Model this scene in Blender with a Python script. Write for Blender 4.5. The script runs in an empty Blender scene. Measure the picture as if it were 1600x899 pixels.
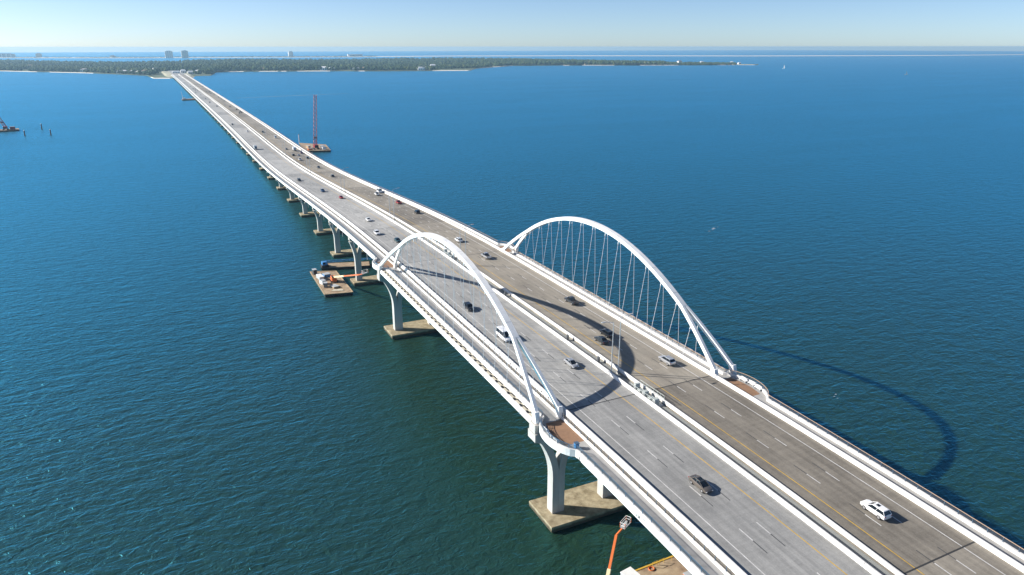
import bpy, bmesh, math, random
import numpy as np
from mathutils import Vector, Matrix

# ------------------------------------------------------------------ camera, sky, sun, exposure
sc = bpy.context.scene
col = sc.collection
CAM = (-85.87, -170.73, 96.19)
YAW, PITCH = 0.4493, 0.3264
cd = bpy.data.cameras.new('camera'); cam = bpy.data.objects.new('camera', cd); col.objects.link(cam)
cam.location = CAM
cam.rotation_euler = (math.pi/2 - PITCH, 0.0006, -YAW)
cd.sensor_width = 36.0; cd.lens = 36.0*1110.75/1600; cd.clip_start = 1.0; cd.clip_end = 90000.0
sc.camera = cam

SUN_DIR = Vector((-1.56, 1.04, 1.0)).normalized()          # towards the sun
SUN_EL = math.asin(SUN_DIR.z)
world = bpy.data.worlds.new('World'); sc.world = world; world.use_nodes = True
wn = world.node_tree.nodes; wl = world.node_tree.links
sky = wn.new('ShaderNodeTexSky'); sky.sky_type = 'NISHITA'; sky.sun_disc = False
sky.sun_elevation = SUN_EL
sky.sun_rotation = math.atan2(SUN_DIR.x, SUN_DIR.y)
sky.altitude = 2300.0; sky.air_density = 0.75; sky.dust_density = 1.9; sky.ozone_density = 3.6
bg = wn['Background']; bg.inputs['Strength'].default_value = 0.068
wl.new(sky.outputs[0], bg.inputs[0])
sd = bpy.data.lights.new('sun', 'SUN'); sun = bpy.data.objects.new('sun', sd); col.objects.link(sun)
sd.energy = 4.3; sd.angle = math.radians(0.5); sd.color = (1.0, 0.945, 0.875)
sun.rotation_euler = SUN_DIR.to_track_quat('Z', 'Y').to_euler(); sun.location = (-300, 200, 300)
sc.view_settings.view_transform = 'Standard'; sc.view_settings.look = 'None'
sc.view_settings.exposure = 1.06; sc.view_settings.gamma = 1.0; sc.view_settings.use_curve_mapping = False
sc.cycles.use_denoising = True
sc.cycles.sample_clamp_direct = 2.2; sc.cycles.max_bounces = 6; sc.cycles.volume_bounces = 0

RND = random.Random(7); NPR = np.random.default_rng(11)

# ------------------------------------------------------------------ materials
MATS = {}
def mat(name, color, rough=0.6, metal=0.0, vary=0.0, scale=1.0, stretch=(1, 1, 1), bump=0.0, bscale=None,
        dark=None, spec=0.5, rnd=0.0, coat=0.0, detail=6.0):
    """Principled with noise colour variation, optional bump and per-object brightness spread."""
    if name in MATS: return MATS[name]
    m = bpy.data.materials.new(name); m.use_nodes = True; MATS[name] = m
    N = m.node_tree.nodes; L = m.node_tree.links; b = N['Principled BSDF']
    b.inputs['Roughness'].default_value = rough; b.inputs['Metallic'].default_value = metal
    b.inputs['Specular IOR Level'].default_value = spec; b.inputs['Coat Weight'].default_value = coat
    c = (*color, 1.0); b.inputs['Base Color'].default_value = c
    if vary or bump:
        tc = N.new('ShaderNodeTexCoord'); mp = N.new('ShaderNodeMapping'); mp.inputs['Scale'].default_value = stretch
        L.new(tc.outputs['Object'], mp.inputs[0])
        nz = N.new('ShaderNodeTexNoise'); nz.inputs['Scale'].default_value = scale; nz.inputs['Detail'].default_value = detail
        nz.inputs['Roughness'].default_value = 0.65; L.new(mp.outputs[0], nz.inputs['Vector'])
    if vary:
        rp = N.new('ShaderNodeValToRGB'); d = dark or tuple(x*(1-vary) for x in color)
        rp.color_ramp.elements[0].position = 0.3; rp.color_ramp.elements[0].color = (*d, 1)
        rp.color_ramp.elements[1].position = 0.7; rp.color_ramp.elements[1].color = (*[min(1, x*(1+vary*0.35)) for x in color], 1)
        L.new(nz.outputs[0], rp.inputs[0]); out = rp.outputs[0]
        if rnd:
            oi = N.new('ShaderNodeObjectInfo'); mr = N.new('ShaderNodeMapRange')
            mr.inputs[3].default_value = 1-rnd; mr.inputs[4].default_value = 1+rnd*0.6
            L.new(oi.outputs['Random'], mr.inputs[0])
            mx = N.new('ShaderNodeVectorMath'); mx.operation = 'SCALE'; L.new(out, mx.inputs[0]); L.new(mr.outputs[0], mx.inputs['Scale'])
            out = mx.outputs[0]
        L.new(out, b.inputs['Base Color'])
    if bump:
        n2 = N.new('ShaderNodeTexNoise'); n2.inputs['Scale'].default_value = bscale or scale*6; n2.inputs['Detail'].default_value = 5
        L.new(mp.outputs[0], n2.inputs['Vector'])
        bp = N.new('ShaderNodeBump'); bp.inputs['Strength'].default_value = bump; bp.inputs['Distance'].default_value = 0.1
        L.new(n2.outputs[0], bp.inputs['Height']); L.new(bp.outputs[0], b.inputs['Normal'])
    return m

def road_mat(name, base, dark, seed):
    """Worn concrete: long tyre streaks, blotches, transverse texturing and a tone per slab."""
    m = bpy.data.materials.new(name); m.use_nodes = True; N = m.node_tree.nodes; L = m.node_tree.links; b = N['Principled BSDF']
    b.inputs['Roughness'].default_value = 0.85; b.inputs['Specular IOR Level'].default_value = 0.25
    tc = N.new('ShaderNodeTexCoord')
    def noise(st, sc_, det, rough=0.6):
        mp = N.new('ShaderNodeMapping'); mp.inputs['Scale'].default_value = st; mp.inputs['Location'].default_value = (seed, seed*2, 0)
        n = N.new('ShaderNodeTexNoise'); n.inputs['Scale'].default_value = sc_; n.inputs['Detail'].default_value = det; n.inputs['Roughness'].default_value = rough
        L.new(tc.outputs['Object'], mp.inputs[0]); L.new(mp.outputs[0], n.inputs['Vector']); return n.outputs[0]
    def math_(op, a, c):
        n = N.new('ShaderNodeMath'); n.operation = op
        for i, v in enumerate((a, c)):
            if isinstance(v, (int, float)): n.inputs[i].default_value = v
            else: L.new(v, n.inputs[i])
        return n.outputs[0]
    s = noise((1.0, 0.014, 0), 1.1, 4, 0.7); bl = noise((1, 0.45, 0), 0.12, 6, 0.7); tr = noise((0.03, 1.0, 0), 1.3, 3); fine = noise((1, 1, 1), 3.0, 5, 0.8)
    v = math_('ADD', math_('MULTIPLY', s, 0.28), math_('MULTIPLY', bl, 0.48))
    v = math_('ADD', v, math_('MULTIPLY', tr, 0.12)); v = math_('ADD', v, math_('MULTIPLY', fine, 0.24))
    # faint wheel paths repeat across every lane
    sx = N.new('ShaderNodeSeparateXYZ'); L.new(tc.outputs['Object'], sx.inputs[0])
    w = math_('SINE', math_('MULTIPLY', math_('ADD', sx.outputs[0], 0.02), 2*math.pi/1.829), 0)
    v = math_('ADD', v, math_('MULTIPLY', math_('MULTIPLY', w, s), 0.035))
    oi = N.new('ShaderNodeObjectInfo')
    v = math_('ADD', v, math_('MULTIPLY', math_('SUBTRACT', oi.outputs['Random'], 0.5), 0.16))
    rp = N.new('ShaderNodeValToRGB'); rp.color_ramp.elements[0].position = 0.42; rp.color_ramp.elements[1].position = 0.68
    rp.color_ramp.elements[0].color = (*dark, 1); rp.color_ramp.elements[1].color = (*base, 1)
    L.new(v, rp.inputs[0]); L.new(rp.outputs[0], b.inputs['Base Color'])
    bp = N.new('ShaderNodeBump'); bp.inputs['Strength'].default_value = 0.25; bp.inputs['Distance'].default_value = 0.02
    L.new(fine, bp.inputs['Height']); L.new(bp.outputs[0], b.inputs['Normal'])
    MATS[name] = m; return m

M_ROAD = {-1: road_mat('road_concrete_pale', (0.395, 0.39, 0.368), (0.20, 0.20, 0.192), 3.0),
           1: road_mat('road_concrete_brown', (0.305, 0.276, 0.226), (0.14, 0.126, 0.105), 11.0)}
M_WHITE = mat('white_concrete', (0.78, 0.765, 0.73), 0.7, vary=0.26, scale=0.45, stretch=(1, 0.5, 0.6))
M_STEEL = mat('white_painted_steel', (0.78, 0.78, 0.76), 0.45, vary=0.16, scale=0.5, stretch=(1, 1, 0.35))
M_CONC = mat('pier_concrete', (0.47, 0.45, 0.41), 0.85, vary=0.22, scale=0.35, stretch=(1, 1, 0.4), bump=0.2)
M_FOOT = mat('footing_concrete', (0.37, 0.315, 0.205), 0.9, vary=0.5, scale=0.55, detail=9, dark=(0.15, 0.115, 0.06), bump=0.3)
def tide(m):
    N = m.node_tree.nodes; L = m.node_tree.links; b = N['Principled BSDF']; src = b.inputs['Base Color'].links[0].from_socket
    g = N.new('ShaderNodeNewGeometry'); sp = N.new('ShaderNodeSeparateXYZ'); L.new(g.outputs['Position'], sp.inputs[0])
    nz = N.new('ShaderNodeTexNoise'); nz.inputs['Scale'].default_value = 0.9; nz.inputs['Detail'].default_value = 5; L.new(g.outputs['Position'], nz.inputs['Vector'])
    a = N.new('ShaderNodeMath'); a.operation = 'MULTIPLY_ADD'; a.inputs[1].default_value = 0.9; L.new(nz.outputs[0], a.inputs[0]); L.new(sp.outputs[2], a.inputs[2])
    mr = N.new('ShaderNodeMapRange'); mr.inputs[1].default_value = 1.25; mr.inputs[2].default_value = 1.75; L.new(a.outputs[0], mr.inputs[0])
    mx = N.new('ShaderNodeMix'); mx.data_type = 'RGBA'; L.new(mr.outputs[0], mx.inputs[0]); mx.inputs[6].default_value = (0.07, 0.055, 0.03, 1); L.new(src, mx.inputs[7])
    L.new(mx.outputs[2], b.inputs['Base Color'])
tide(M_FOOT)
M_WET = mat('wet_stained_concrete', (0.11, 0.09, 0.055), 0.6, vary=0.5, scale=0.8, dark=(0.035, 0.03, 0.022))
M_PATH = mat('path_concrete', (0.34, 0.335, 0.32), 0.85, vary=0.18, scale=0.4)
M_GAP = mat('weathered_concrete', (0.24, 0.21, 0.165), 0.9, vary=0.3, scale=0.6)
M_TERRA = mat('terracotta_paving', (0.26, 0.15, 0.085), 0.9, vary=0.22, scale=0.7)
M_GIRD = mat('girder_concrete', (0.40, 0.39, 0.37), 0.85, vary=0.15, scale=0.3)
M_BLUE = mat('blue_grey_metal', (0.10, 0.16, 0.23), 0.4, 0.4)
M_RAIL = mat('grey_rail_metal', (0.16, 0.17, 0.18), 0.45, 0.5)
M_TOPRAIL = mat('tan_rail', (0.55, 0.40, 0.28), 0.5, 0.2)
M_COVER = mat('grey_cover_plate', (0.22, 0.23, 0.22), 0.8, vary=0.15, scale=0.5)
M_GREYS = mat('grey_seam', (0.45, 0.46, 0.46), 0.6)
M_YEL = mat('yellow_paint', (0.62, 0.38, 0.05), 0.6, vary=0.35, scale=0.8)
M_WPAINT = mat('white_line_paint', (0.62, 0.61, 0.58), 0.6, vary=0.35, scale=1.2)
M_BPAINT = mat('black_line_paint', (0.06, 0.06, 0.062), 0.7, vary=0.3, scale=1.2)
M_JOINT = mat('rubber_joint', (0.03, 0.03, 0.03), 0.8)
M_DARK = mat('black_and_slot_shade', (0.02, 0.02, 0.02), 0.8)  # black parts; on the tie girder it also paints shade inside slots
M_POLE = mat('galvanised_steel', (0.55, 0.56, 0.56), 0.4, 0.5)
M_BEIGE = mat('beige_concrete', (0.55, 0.50, 0.38), 0.85, vary=0.2, scale=0.8)
M_CREAM = mat('cream_paint', (0.72, 0.62, 0.36), 0.5, vary=0.15, scale=1.0)
M_ORANGE = mat('orange_paint', (0.70, 0.17, 0.04), 0.4, vary=0.15, scale=1.0)
M_RED = mat('red_paint', (0.34, 0.035, 0.04), 0.45, vary=0.25, scale=1.0)
M_TYRE = mat('tyre_rubber', (0.02, 0.02, 0.021), 0.8)
M_RIM = mat('alloy_rim', (0.55, 0.55, 0.56), 0.3, 0.7)
M_GLASS = mat('vehicle_glass', (0.012, 0.017, 0.022), 0.06, spec=0.6)
M_BARGE = mat('barge_deck_steel', (0.36, 0.28, 0.18), 0.85, vary=0.45, scale=0.5, dark=(0.20, 0.13, 0.08))
M_HULL = mat('rusty_black_hull', (0.045, 0.035, 0.03), 0.7, vary=0.4, scale=0.6)
M_GREY = mat('grey_paint', (0.42, 0.44, 0.45), 0.5, vary=0.1, scale=1)
M_LBLUE = mat('blue_paint', (0.06, 0.24, 0.52), 0.45, vary=0.2, scale=1)
M_WOOD = mat('timber', (0.45, 0.33, 0.19), 0.85, vary=0.3, scale=1.2)
M_SAND = mat('white_sand', (0.72, 0.66, 0.55), 0.95, vary=0.15, scale=0.02)
M_GRASS = mat('shore_grass', (0.075, 0.10, 0.04), 0.95, vary=0.5, scale=0.012, dark=(0.04, 0.06, 0.025))
M_ROOF = [mat('roof_grey', (0.26, 0.25, 0.25), 0.8), mat('roof_brown', (0.22, 0.15, 0.10), 0.8), mat('roof_white', (0.75, 0.74, 0.72), 0.7)]
M_WALL = [mat('house_white', (0.80, 0.78, 0.74), 0.8), mat('house_cream', (0.66, 0.58, 0.44), 0.8), mat('house_grey', (0.5, 0.5, 0.49), 0.8)]
M_WIN = mat('window_glass', (0.05, 0.06, 0.07), 0.1)
M_PIPE = mat('drain_pipe_white', (0.70, 0.70, 0.68), 0.5)
M_HEAD = mat('headlight_glass', (0.7, 0.7, 0.7), 0.15)
M_TAIL = mat('taillight_red', (0.35, 0.01, 0.01), 0.25)

# ------------------------------------------------------------------ mesh helpers
class MB:
    def __init__(s): s.v = []; s.f = []
    def add(s, vs, fs):
        o = len(s.v); s.v += [tuple(v) for v in vs]; s.f += [tuple(i+o for i in f) for f in fs]; return s
    def box(s, x0, x1, y0, y1, z0, z1, m=None):
        vs = [(x, y, z) for z in (z0, z1) for y in (y0, y1) for x in (x0, x1)]
        if m is not None: vs = [m @ Vector(v) for v in vs]
        return s.add(vs, [(0, 2, 3, 1), (4, 5, 7, 6), (0, 1, 5, 4), (2, 6, 7, 3), (0, 4, 6, 2), (1, 3, 7, 5)])
    def bar(s, a, b, r, n=6, r2=None):
        a = Vector(a); b = Vector(b); d = (b-a)
        if d.length < 1e-6: return s
        d.normalize(); u = d.orthogonal().normalized(); w = d.cross(u); r2 = r if r2 is None else r2
        vs = []
        for p, rr in ((a, r), (b, r2)):
            for i in range(n):
                t = 2*math.pi*i/n + math.pi/n; vs.append(p + u*(rr*math.cos(t)) + w*(rr*math.sin(t)))
        return s.add(vs, [(i, (i+1) % n, n+(i+1) % n, n+i) for i in range(n)] + [tuple(range(n-1, -1, -1)), tuple(range(n, 2*n))])
    def beam(s, a, b, w, h):
        """rectangular bar: w across (horizontal), h the other way"""
        a = Vector(a); b = Vector(b); d = (b-a).normalized()
        u = d.cross(Vector((0, 0, 1)))
        u = u.normalized() if u.length > 1e-4 else Vector((1, 0, 0))
        n = u.cross(d)
        vs = [p + u*(w/2*i) + n*(h/2*j) for p in (a, b) for j in (-1, 1) for i in (-1, 1)]
        return s.add(vs, [(0, 1, 3, 2), (4, 6, 7, 5), (0, 4, 5, 1), (2, 3, 7, 6), (0, 2, 6, 4), (1, 5, 7, 3)])
    def loft(s, rings, cap=True):
        n = len(rings[0]); vs = [p for r in rings for p in r]; fs = []
        for k in range(len(rings)-1):
            for i in range(n): fs.append((k*n+i, k*n+(i+1) % n, (k+1)*n+(i+1) % n, (k+1)*n+i))
        if cap: fs += [tuple(range(n-1, -1, -1)), tuple(range((len(rings)-1)*n, len(rings)*n))]
        return s.add(vs, fs)
    def mesh(s, name, m, fix=True, smooth=False, bevel=0.0):
        me = bpy.data.meshes.new(name); me.from_pydata(s.v, [], s.f)
        if fix or bevel:
            bm = bmesh.new(); bm.from_mesh(me)
            if bevel:
                bmesh.ops.remove_doubles(bm, verts=bm.verts, dist=1e-4)
                bmesh.ops.bevel(bm, geom=[e for e in bm.edges], offset=bevel, segments=1, affect='EDGES')
            bmesh.ops.recalc_face_normals(bm, faces=bm.faces); bm.to_mesh(me); bm.free()
        if smooth == 'angle':
            me.polygons.foreach_set('use_smooth', [True]*len(me.polygons)); me.set_sharp_from_angle(angle=0.6)
        elif smooth: me.polygons.foreach_set('use_smooth', [True]*len(me.polygons))
        me.materials.append(m); me.update(); return me
    def build(s, name, m, parent=None, **k): return link(name, s.mesh(name, m, **k), parent)
def link(name, data, parent=None, loc=None, rz=0.0):
    o = bpy.data.objects.new(name, data); col.objects.link(o)
    if parent is not None: o.parent = parent
    if loc is not None: o.location = loc
    if rz: o.rotation_euler = (0, 0, rz)
    return o
def tag(o, label=None, cat=None, group=None, kind=None):
    if label: o['label'] = label
    if cat: o['category'] = cat
    if group: o['group'] = group
    if kind: o['kind'] = kind
    return o
def empty(name, loc=(0, 0, 0), rz=0.0, parent=None): return link(name, None, parent, loc, rz)
def thing(name, label, cat, loc=(0, 0, 0), rz=0.0, group=None): return tag(empty(name, loc, rz), label, cat, group)
def copy_tree(o, parent=None):
    c = o.copy(); col.objects.link(c); c.parent = parent
    for ch in KIDS(o): copy_tree(ch, c)
    return c
def KIDS(o): return list(o.children)

# ------------------------------------------------------------------ alignment of the crossing (y along it, x across, z above the water)
Z0 = 25.5
KC = 0.000226
YN = np.array([-2000, -600, -400, -300, -200, -100, -40, 18, 60, 120, 200, 300, 400, 500, 650, 800, 1250, 2000, 2700, 4000.])
ZN = np.array([-18.7, -18.7, -16.9, -12.6, -7.0, -.5*KC*118**2, -.5*KC*58**2, 0, -.5*KC*42**2, -2.5, -7.4, -13.0, -17.0, -18.6, -18.9, -18.8, -18.6, -18.5, -18.5, -18.5]) + Z0
XN = np.array([0, 0, 0, 0, 0, 0, 0, 0, .3, 1.9, 4.2, 5.2, 5.4, 5.5, 5.6, 5.2, 2., -4.4, -11, -22.])
def spline(xn, yn):
    n = len(xn); h = np.diff(xn); A = np.zeros((n, n)); b = np.zeros(n); A[0, 0] = A[-1, -1] = 1
    for i in range(1, n-1):
        A[i, i-1] = h[i-1]; A[i, i] = 2*(h[i-1]+h[i]); A[i, i+1] = h[i]
        b[i] = 3*((yn[i+1]-yn[i])/h[i]-(yn[i]-yn[i-1])/h[i-1])
    c = np.linalg.solve(A, b); bb = (yn[1:]-yn[:-1])/h-h*(2*c[:-1]+c[1:])/3; dd = (c[1:]-c[:-1])/(3*h)
    def f(x):
        k = min(max(int(np.searchsorted(xn, x))-1, 0), n-2); d = x-xn[k]
        return float(yn[k]+bb[k]*d+c[k]*d*d+dd[k]*d**3)
    return f
zr = spline(YN, ZN); xr = spline(YN, XN)
Y_START, Y_END = -420.0, 2640.0
def pt(side, dx, y, dz): return Vector((xr(y)+side*dx, y, zr(y)+dz))
def stations(y0, y1):
    ys = [y0]; y = y0
    while y < y1-1e-6:
        step = 6.0 if y < 130 else (9.0 if y < 600 else 24.0)
        y = min(y+step, y1); ys.append(y)
    return ys
def sweep(side, prof, y0, y1, mb=None):
    mb = mb or MB()
    return mb.loft([[pt(side, dx, y, dz) for dx, dz in prof] for y in stations(y0, y1)])
def rect(x0, x1, z0, z1): return [(x0, z0), (x1, z0), (x1, z1), (x0, z1)]

PIERS = [-57.5, 57.5]
y = 119.0
while y < Y_END: PIERS.append(y); y += 47.0
y = -119.0
while y > Y_START: PIERS.append(y); y -= 47.0
PIERS.sort()
YIN, LANE = 5.19, 3.658
ARCH_X, ARCH_A, ARCH_H, ARCH_P = 22.9, 57.5, 22.0, 2.02
def arch_z(y): return Z0 + ARCH_H*(1-abs(y/ARCH_A)**ARCH_P)
BRIDGE = {}
BRIDGE[-1] = thing('bridge', 'long white bridge with pale grey roadway, work barge with boom lift moored at its piers', 'bridge')
BRIDGE[1] = thing('bridge', 'long white bridge with brownish grey roadway, parallel to the paler one', 'bridge')

def bay(y):
    """how far the outer edge bulges out at y (overlooks at both ends of the arch)"""
    d = 0.0
    for c in (-63.6, 63.6):
        u = (y-c)/6.8
        if abs(u) < 1: d = max(d, 2.8*(1-u*u)**0.7)
    return d
def sweep_edge(side, prof, y0, y1, mb=None, step=1.2):
    """like sweep, but the profile follows the bulging outer edge"""
    mb = mb or MB(); n = max(2, int((y1-y0)/0.7)); ys = [y0+(y1-y0)*i/n for i in range(n+1)]
    return mb.loft([[pt(side, dx+bay(y), y, dz) for dx, dz in prof] for y in ys])
SEGS = [(Y_START, -74.0, 0), (-74.0, -56.6, 1), (-56.6, 56.6, 0), (56.6, 74.0, 1), (74.0, Y_END, 0)]
def edge_sweep_all(side, prof):
    mb = MB()
    for a, b, e in SEGS:
        (sweep_edge if e else sweep)(side, prof, a, b, mb)
    return mb

def build_bridge(s):
    B = BRIDGE[s]
    ends = [Y_START]+PIERS+[Y_END]
    # road slabs span by span, a rubber joint at each pier
    for a, b in zip(ends[:-1], ends[1:]):
        if b-a < 0.5: continue
        sweep(s, rect(1.3, 19.5, -0.45, 0.0), a+0.06, b-0.06).build('road_slab', M_ROAD[s], B)
    for yj in PIERS:
        if yj > 900: continue
        MB().loft([[pt(s, x, yj+d, z) for x, z in ((1.72, -0.3), (19.08, -0.3), (19.08, 0.006), (1.72, 0.006))] for d in (-0.14, 0.14)]).build('expansion_joint', M_JOINT, B)
    if s > 0: sweep(s, rect(-1.30, 1.30, -0.62, -0.34), Y_START, Y_END).build('median_cover', M_COVER, B)
    # girders below
    for gx in (3.2, 6.4, 9.6, 12.8, 16.0, 18.6, 22.6):
        top = -0.47 if gx < 19 else -1.55
        sweep(s, [(gx-.55, -2.5), (gx+.55, -2.5), (gx+.25, -2.1), (gx+.25, top), (gx-.25, top), (gx-.25, -2.1)], Y_START, Y_END).build('girder', M_GIRD, B)
    # traffic barriers
    sweep(s, [(1.32, -0.6), (1.74, -0.02), (1.70, 0.25), (1.62, 0.81), (1.36, 0.81), (1.30, -0.6)], Y_START, Y_END).build('median_barrier', M_WHITE, B)
    sweep(s, [(19.06, -0.02), (19.52, -0.45), (19.66, -0.45), (19.50, 0.81), (19.20, 0.81), (19.10, 0.25)], Y_START, Y_END).build('traffic_barrier', M_WHITE, B)
    jn = MB(); y_ = -140.0
    while y_ < 330:
        for x0, x1, z0, z1 in ((1.29, 1.75, 0.0, 0.815), (19.05, 19.62, -0.4, 0.815)):
            jn.loft([[pt(s, x, y_+d, z) for x, z in ((x0+.01, z0), (x1+.005, z0), ((x0+x1)/2+.17, z1), ((x0+x1)/2-.17, z1))] for d in (-.02, .02)])
        y_ += 6.1
    tag(jn.build('barrier_joints', M_GREYS, B), kind='stuff')
    # the lower shared path: gap floor, kerb wall, path slab, edge beam
    sweep(s, rect(19.5, 20.06, -1.4, -1.13), Y_START, Y_END).build('gutter_floor', M_GAP, B)
    sweep(s, [(19.515, -1.13), (19.60, -1.13), (19.60, -0.46), (19.515, -0.46)], Y_START, Y_END).build('slab_edge', M_GAP, B)
    sweep(s, rect(20.06, 20.48, -1.4, -0.72), Y_START, Y_END).build('path_kerb', M_WHITE, B)
    sweep(s, rect(20.48, 23.55, -1.45, -1.13), Y_START, Y_END).build('path_slab', M_PATH, B)
    for c in (-63.0, 63.0):
        n = 20; ys = [c-4.5+9.0*i/n for i in range(n+1)]
        mb = MB().loft([[pt(s, 20.49, y_, -1.38), pt(s, 22.9+bay(y_)*.8, y_, -1.38), pt(s, 22.9+bay(y_)*.8, y_, -1.124), pt(s, 20.49, y_, -1.124)] for y_ in ys])
        mb.build('overlook_floor', M_TERRA, B)
        c2 = math.copysign(63.6, c); ys = [c2-6.75+13.5*i/n for i in range(n+1)]
        MB().loft([[pt(s, 23.3, y_, -1.46), pt(s, 23.57+bay(y_), y_, -1.46), pt(s, 23.57+bay(y_), y_, -1.1285), pt(s, 23.3, y_, -1.1285)] for y_ in ys]).build('overlook_slab', M_PATH, B)
    edge_sweep_all(s, [(23.55, -1.46), (23.75, -2.05), (24.12, -2.05), (24.12, -0.52), (23.55, -0.52)]).build('edge_beam', M_WHITE, B)
    # fence on the edge beam
    edge_sweep_all(s, rect(23.76, 23.88, 0.30, 0.37)).build('top_rail', M_TOPRAIL if s > 0 else M_BLUE, B)
    for i, z in enumerate((-0.36, -0.20, -0.04, 0.12)):
        edge_sweep_all(s, rect(23.80, 23.84, z-.018, z+.018)).build('fence_rail', M_RAIL, B)
    # slim railing on the back of the traffic barrier
    for z in (-0.28, 0.12):
        sweep(s, rect(20.15, 20.20, z-.025, z+.025), Y_START, Y_END).build('barrier_rail', M_RAIL, B)
    fp = MB().box(-.05, .05, -.05, .05, 0, .86).mesh('fence_post', M_BLUE); bp_ = MB().box(-.05, .05, -.05, .05, 0, .92).mesh('rail_post', M_BLUE)
    k = 0; y_ = -140.0; rest_f, rest_b = MB(), MB()
    while y_ < 1000:
        dx = 23.82+bay(y_)
        if k < 290:
            link('fence_post', fp, B, pt(s, dx, y_, -0.54)); link('rail_post', bp_, B, pt(s, 20.18, y_+1.2, -0.74))
        else:
            p = pt(s, dx, y_, -0.54); rest_f.box(p.x-.05, p.x+.05, p.y-.05, p.y+.05, p.z, p.z+.86)
            p = pt(s, 20.18, y_+1.2, -.74); rest_b.box(p.x-.05, p.x+.05, p.y-.05, p.y+.05, p.z, p.z+.92)
        k += 1; y_ += 2.44 if k < 290 else 4.88
    tag(rest_f.build('fence_posts', M_BLUE, B, fix=False), kind='stuff'); tag(rest_b.build('rail_posts', M_BLUE, B, fix=False), kind='stuff')
    # painted lines
    def stripe(x0, x1, a, b, z=0.004):
        mb = MB(); ys = stations(a, b); vs = []; fs = []
        for i, yy in enumerate(ys):
            vs += [pt(s, x0, yy, z), pt(s, x1, yy, z)]
            if i: fs.append((2*i-2, 2*i-1, 2*i+1, 2*i))
        return mb.add(vs, fs)
    stripe(YIN-.09, YIN+.09, Y_START, Y_END).build('yellow_line', M_YEL, B)
    stripe(YIN+3*LANE-.09, YIN+3*LANE+.09, Y_START, Y_END).build('edge_line', M_WPAINT, B)
    farw = MB()
    for ln in (1, 2):
        x = YIN+ln*LANE
        # the paint of both lanes was measured on the near slabs
        ph = {1: {1: -46.3, 2: -47.2}, -1: {2: -76.9, 1: -76.9}}[s][ln]
        n0 = int((Y_START-ph)/12.192); i = n0; cnt = 0
        while True:
            a = ph+12.192*i; i += 1
            if a > Y_END-20: break
            w, bl = ((a-3.05, a), (a, a+3.05)) if s == 1 else ((a-3.05, a), (a-6.1, a-3.05))
            if -145 < a < 420:
                stripe(x-.09, x+.09, *w).build('lane_dash', M_WPAINT, B); stripe(x-.09, x+.09, *bl).build('black_dash', M_BPAINT, B)
            else:
                q = stripe(x-.09, x+.09, *w); farw.add(q.v, q.f)
    tag(farw.build('far_dashes', M_WPAINT, B), kind='stuff')
    # piers
    for py in PIERS:
        if py > 2600: continue
        big = abs(abs(py)-57.5) < 1
        P = empty('pier', (0, 0, 0), 0, B)
        x0 = xr(py); zt = zr(py)-2.52-(0.35 if big else 0); hy = 5.2 if big else 3.6
        capd = 2.4 if big else 1.7; zc = zt-capd
        f = MB(); fx0, fx1 = (3.6, 24.7) if big else (3.9, 24.0)
        xs = sorted((x0+s*fx0, x0+s*fx1))
        f.box(xs[0], xs[1], py-hy, py+hy, 0.25, 1.5); f.build('footing', M_FOOT, P, bevel=0.06)
        MB().box(xs[0]+.25, xs[1]-.25, py-hy+.25, py+hy-.25, -1.5, 0.3).build('footing_base', M_WET, P)
        hc = MB(); cw = (1.5, 26.9) if big else (3.0, 24.0)
        ring = []
        for t in (-1, 1):
            yy = py+t*(1.6 if big else 1.2)
            ring.append([Vector((x0+s*cw[0], yy, zt)), Vector((x0+s*cw[0], yy, zc+.7)), Vector((x0+s*(cw[0]+1.6), yy, zc)), Vector((x0+s*(cw[1]-1.6), yy, zc)), Vector((x0+s*cw[1], yy, zc+.6)), Vector((x0+s*cw[1], yy, zt))])
        hc.loft(ring).build('cap', M_CONC, P)
        hgt = zc-1.45
        for cx in (20.9, 8.2):
            c = MB(); hw = 1.45 if big else 1.25; th = 1.15 if big else 0.95; sp = min(2.9 if big else 1.85, hgt*0.2)
            for sd_ in (-1, 1):
                rr = []
                for i in range(15):
                    t = i/14; u = max(0.0, (t-0.5)/0.5)**1.9; o = sp*u; z = 1.45+hgt*t
                    xi = (0.02 if t < 0.62 else 0.02+max(0, o-0.12)*1.0); xo = hw+o+0.12*u
                    rr.append([Vector((x0+s*cx+sd_*a_, py+b_, z)) for a_, b_ in ((xi, -th), (xo, -th), (xo, th), (xi, th))])
                c.loft(rr)
            c.build('column', M_CONC, P)
        if big:
            for side_x in (26.0,):
                MB().box(*sorted((x0+s*24.6, x0+s*26.8)), py-1.3, py+1.3, zt+.004, zt+1.9).build('pedestal', M_CONC, P, bevel=0.05)
    # white drain pipes below the edge beam
    dp = MB().bar((0, 0, 0), (0, 0, -2.6), 0.11, 6); dp.bar((0, 0, -0.1), (-s*0.8, 0, 0.3), 0.09, 6)
    dpm = dp.mesh('drain_pipe', M_PIPE)
    for yy in (-38, -12, 14, 40, 84, 107, 131, 154, 178, 201, 225, 248, 272, 295, 340):
        link('drain_pipe', dpm, B, pt(s, 24.3, yy, -1.6))
    # ---------------------------------------------------------------- the arch
    A = empty('arch', (0, 0, 0), 0, B)
    us = 42.0
    def frame(y_):
        e = 0.05; t = Vector((0, 2*e, arch_z(y_+e)-arch_z(y_-e))).normalized(); return t, Vector((0, -t.z, t.y))
    def ring(y_, xc, w, h):
        t, n = frame(y_); c = Vector((s*xc, y_, arch_z(y_)))
        return [c+Vector((s*w/2*i, 0, 0))+n*(h/2*j) for i, j in ((-1, -1), (1, -1), (1, 1), (-1, 1))]
    ys = np.linspace(-us, us, 61)
    MB().loft([ring(y_, ARCH_X, 1.42, 1.08) for y_ in ys]).build('rib', M_STEEL, A)
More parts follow.
